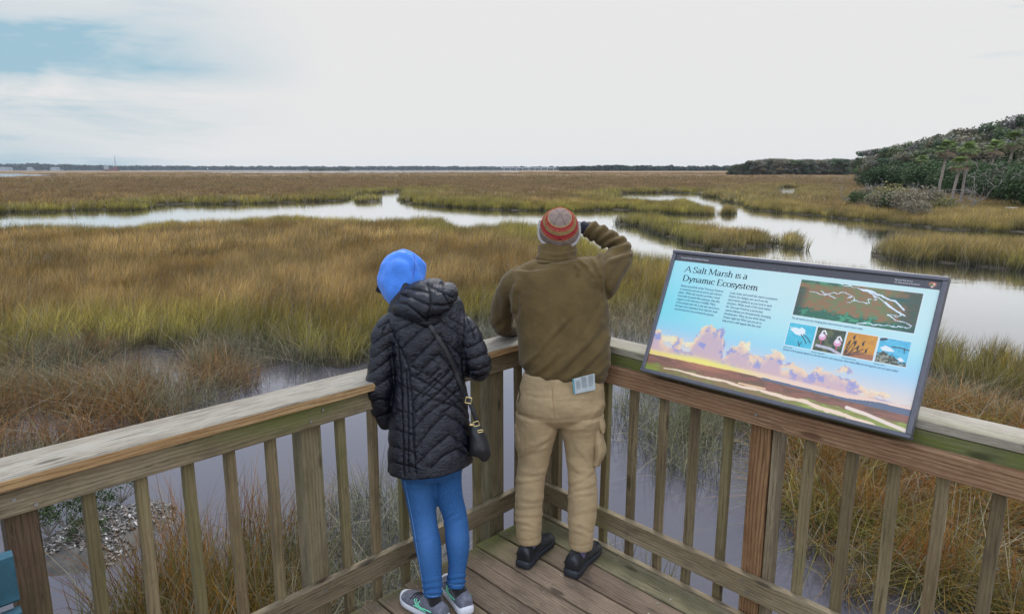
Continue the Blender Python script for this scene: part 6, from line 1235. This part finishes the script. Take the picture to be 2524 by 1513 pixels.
# the folded paper in the back pocket
pp_ = empty('folded_paper', tuple(I(1438, 945, 3.15))); tag(pp_, 'folded printed leaflet sticking out of the back pocket of the khaki trousers', 'leaflet')
cs = [surf(tb_, x, y, .010) for x, y in z4_([(586, 176), (720, 148)])]; pl_, pr_ = cs; up3 = np.array([0, .10, 1.]); up3 /= np.linalg.norm(up3)
pl_ = pl_ - [0, .012, 0]; pr_ = pr_ - [0, .012, 0]; tl3 = I(*z4_([(578, 90)])[0], pl_[1] - .018); tr3 = I(*z4_([(716, 55)])[0], pr_[1] - .018); m_pap = plain('newsprint', lin(196, 206, 210), .8, .2, nscale=40, namp=.05); m_papb = plain('blue_print', lin(96, 190, 214), .7, .2)
for k_, (mm_, dx) in enumerate([(m_pap, 0), (m_papb, -.006), (m_pap, -.003)]):
    bk = np.array([dx, .0035 * k_, -.003 * k_]); q = MB(); a, b2, c2, d2 = pl_ + bk - up3 * .006, pr_ + bk - up3 * .006, tr3 + bk, tl3 + bk; th3 = np.array([0, .0022, 0]); q.add(np.array([a, b2, c2, d2, a + th3, b2 + th3, c2 + th3, d2 + th3]), [(0, 1, 2, 3), (7, 6, 5, 4), (0, 4, 5, 1), (1, 5, 6, 2), (2, 6, 7, 3), (3, 7, 4, 0)]); q.build('leaf', mm_, pp_)
q = MB(); m_tx = plain('small_print', lin(110, 118, 126), .8)
for col_ in ((.08, .30), (.34, .62), (.68, .94)):
    for r_ in range(15):
        v0 = .94 - r_ * .055
        if col_[0] < .1 and r_ < 3: continue
        f = lambda u, v: (tl3 + (tr3 - tl3) * u) * v + (pl_ + (pr_ - pl_) * u) * (1 - v) - np.array([0, .0012, 0]); e = col_[1] - rb.uniform(0, .05); q.add(np.array([f(col_[0], v0), f(e, v0), f(e, v0 + .022), f(col_[0], v0 + .022)]), [(0, 1, 2, 3)])
q.build('small_print', m_tx, pp_)
# ------------------------------------------------------------------ oyster bar in the shallows
r = np.random.default_rng(9); om = empty('oyster_bar', tuple(atz(280, 1330, ZW))); tag(om, 'low mud bank covered in grey and white oyster shells below the left railing', 'oyster bar')
pl = np.array(G((95, 1330), (150, 1290), (230, 1262), (330, 1238), (400, 1228), (452, 1242), (458, 1275), (400, 1320), (340, 1370), (270, 1405), (180, 1425), (105, 1440), (60, 1420)))
lo, hi = pl.min(0) - .3, pl.max(0) + .3; nx_, ny_ = 90, 90; gx, gy = np.meshgrid(np.linspace(lo[0], hi[0], nx_), np.linspace(lo[1], hi[1], ny_)); Pq = np.stack([gx.ravel(), gy.ravel()], -1); ins = pts_in_poly(Pq, pl); ds = seg_dist(Pq, pl, True) * np.where(ins, 1, -1)
hgt = lambda Pq, ds: ZW - .05 + .17 * sstep(-.12, .4, ds) + (fbm(xyz(Pq[:, 0] * 5, Pq[:, 1] * 5), 4) - .5) * .09
V = np.column_stack([Pq, hgt(Pq, ds)]); I_ = (np.arange(ny_ - 1)[:, None] * nx_ + np.arange(nx_ - 1)[None]).ravel(); Fq = np.stack([I_, I_ + 1, I_ + nx_ + 1, I_ + nx_], -1); m_omud = plain('dark_wet_mud', (.05, .045, .038), .55, .4, nscale=8, namp=.4, bscale=25, bstr=.6, bdist=.02); obj('mud', mkmesh('mud', V, Fq, m_omud, True), om)
q = MB(); m_shell, t, b = mat('oyster_shell'); t.links.new(attr(t, 'col').outputs['Color'], b.inputs['Base Color']); b.inputs['Roughness'].default_value = .45; Cn = 0
P = r.uniform(lo, hi, (5200, 2)); ins = pts_in_poly(P + (fbm(xyz(P[:, 0] * 3, P[:, 1] * 3), 3) - .5)[:, None] * .4, pl); P = P[ins & (fbm(xyz(P[:, 0] * 2, P[:, 1] * 2, 6.), 3) > .38)]; dsp = seg_dist(P, pl, True); hz_ = hgt(P, dsp)
Vs, Fs_, Cs = [], [], []; nn = 0
for (x, y), z in zip(P, hz_):
    L1, W1 = r.uniform(.018, .036), r.uniform(.007, .015); R3 = np.array(Matrix.Rotation(r.uniform(0, 6.28), 3, 'Z') @ Matrix.Rotation(r.normal(0, .55), 3, 'X') @ Matrix.Rotation(r.normal(0, .45), 3, 'Y'))
    a = np.linspace(0, 2 * math.pi, 7, endpoint=False); rim = np.stack([np.cos(a) * L1, np.sin(a) * W1 * (1 + .3 * np.cos(a)), np.zeros(7)], -1); pts = np.vstack([rim, [[0, 0, .010]]]) @ R3.T + [x, y, z + .006]; c_ = (CL(200, 196, 190) if r.uniform() < .07 else (CL(128, 122, 116) if r.uniform() < .4 else CL(84, 78, 72))) * r.uniform(.7, 1.05)
    Vs.append(pts); Fs_ += [(nn + k_, nn + (k_ + 1) % 7, nn + 7) for k_ in range(7)]; Cs.append(np.tile([*c_, 1], (8, 1))); nn += 8
tag(obj('shells', mkmesh('shells', np.concatenate(Vs), Fs_, m_shell, False, {'col': np.concatenate(Cs)}), om), kind='stuff')
for i, (px_, py_, s, n_) in enumerate([(120, 1320, .42, 900), (165, 1300, .36, 800), (215, 1330, .25, 500), (300, 1238, .30, 420), (255, 1265, .22, 350)]):
    p = atz(px_, py_, ZW + .05); rt2 = empty('saltwort_plant', (0, 0, 0)); tb2, cb2 = MB(), MB()
    for k_ in range(14):
        a = r.uniform(0, 6.28); e = np.array([math.cos(a) * s * r.uniform(.2, .8), math.sin(a) * s * r.uniform(.2, .8), s * r.uniform(.4, 1.)]); V, F2 = tube([(0, 0, 0), e * .6, e], [.006, .004, .002], 4); tb2.add(V, F2)
        V, F2 = cards(e * .9, (s * .25, s * .25, s * .25), n_ // 14, .014, r, shell=.1); cc = np.repeat(CL(58, 74, 38)[None] * r.uniform(.5, 1.4, (n_ // 14, 1)), 4, 0); cb2.add(V, F2, col=np.column_stack([cc, np.ones(len(cc))]))
    tb2.build('stems', m_dead, rt2); cb2.build('foliage', m_leaf, rt2); rt2.location = tuple(p)
    tag(rt2, ['green leafy plant at the left end of the oyster bar', 'largest bushy green plant on the left part of the oyster bar', 'small green plant right of the dark brown post', 'thin sprig at the far right of the oyster bar', 'small sprig on the back edge of the oyster bar'][i], 'plant')
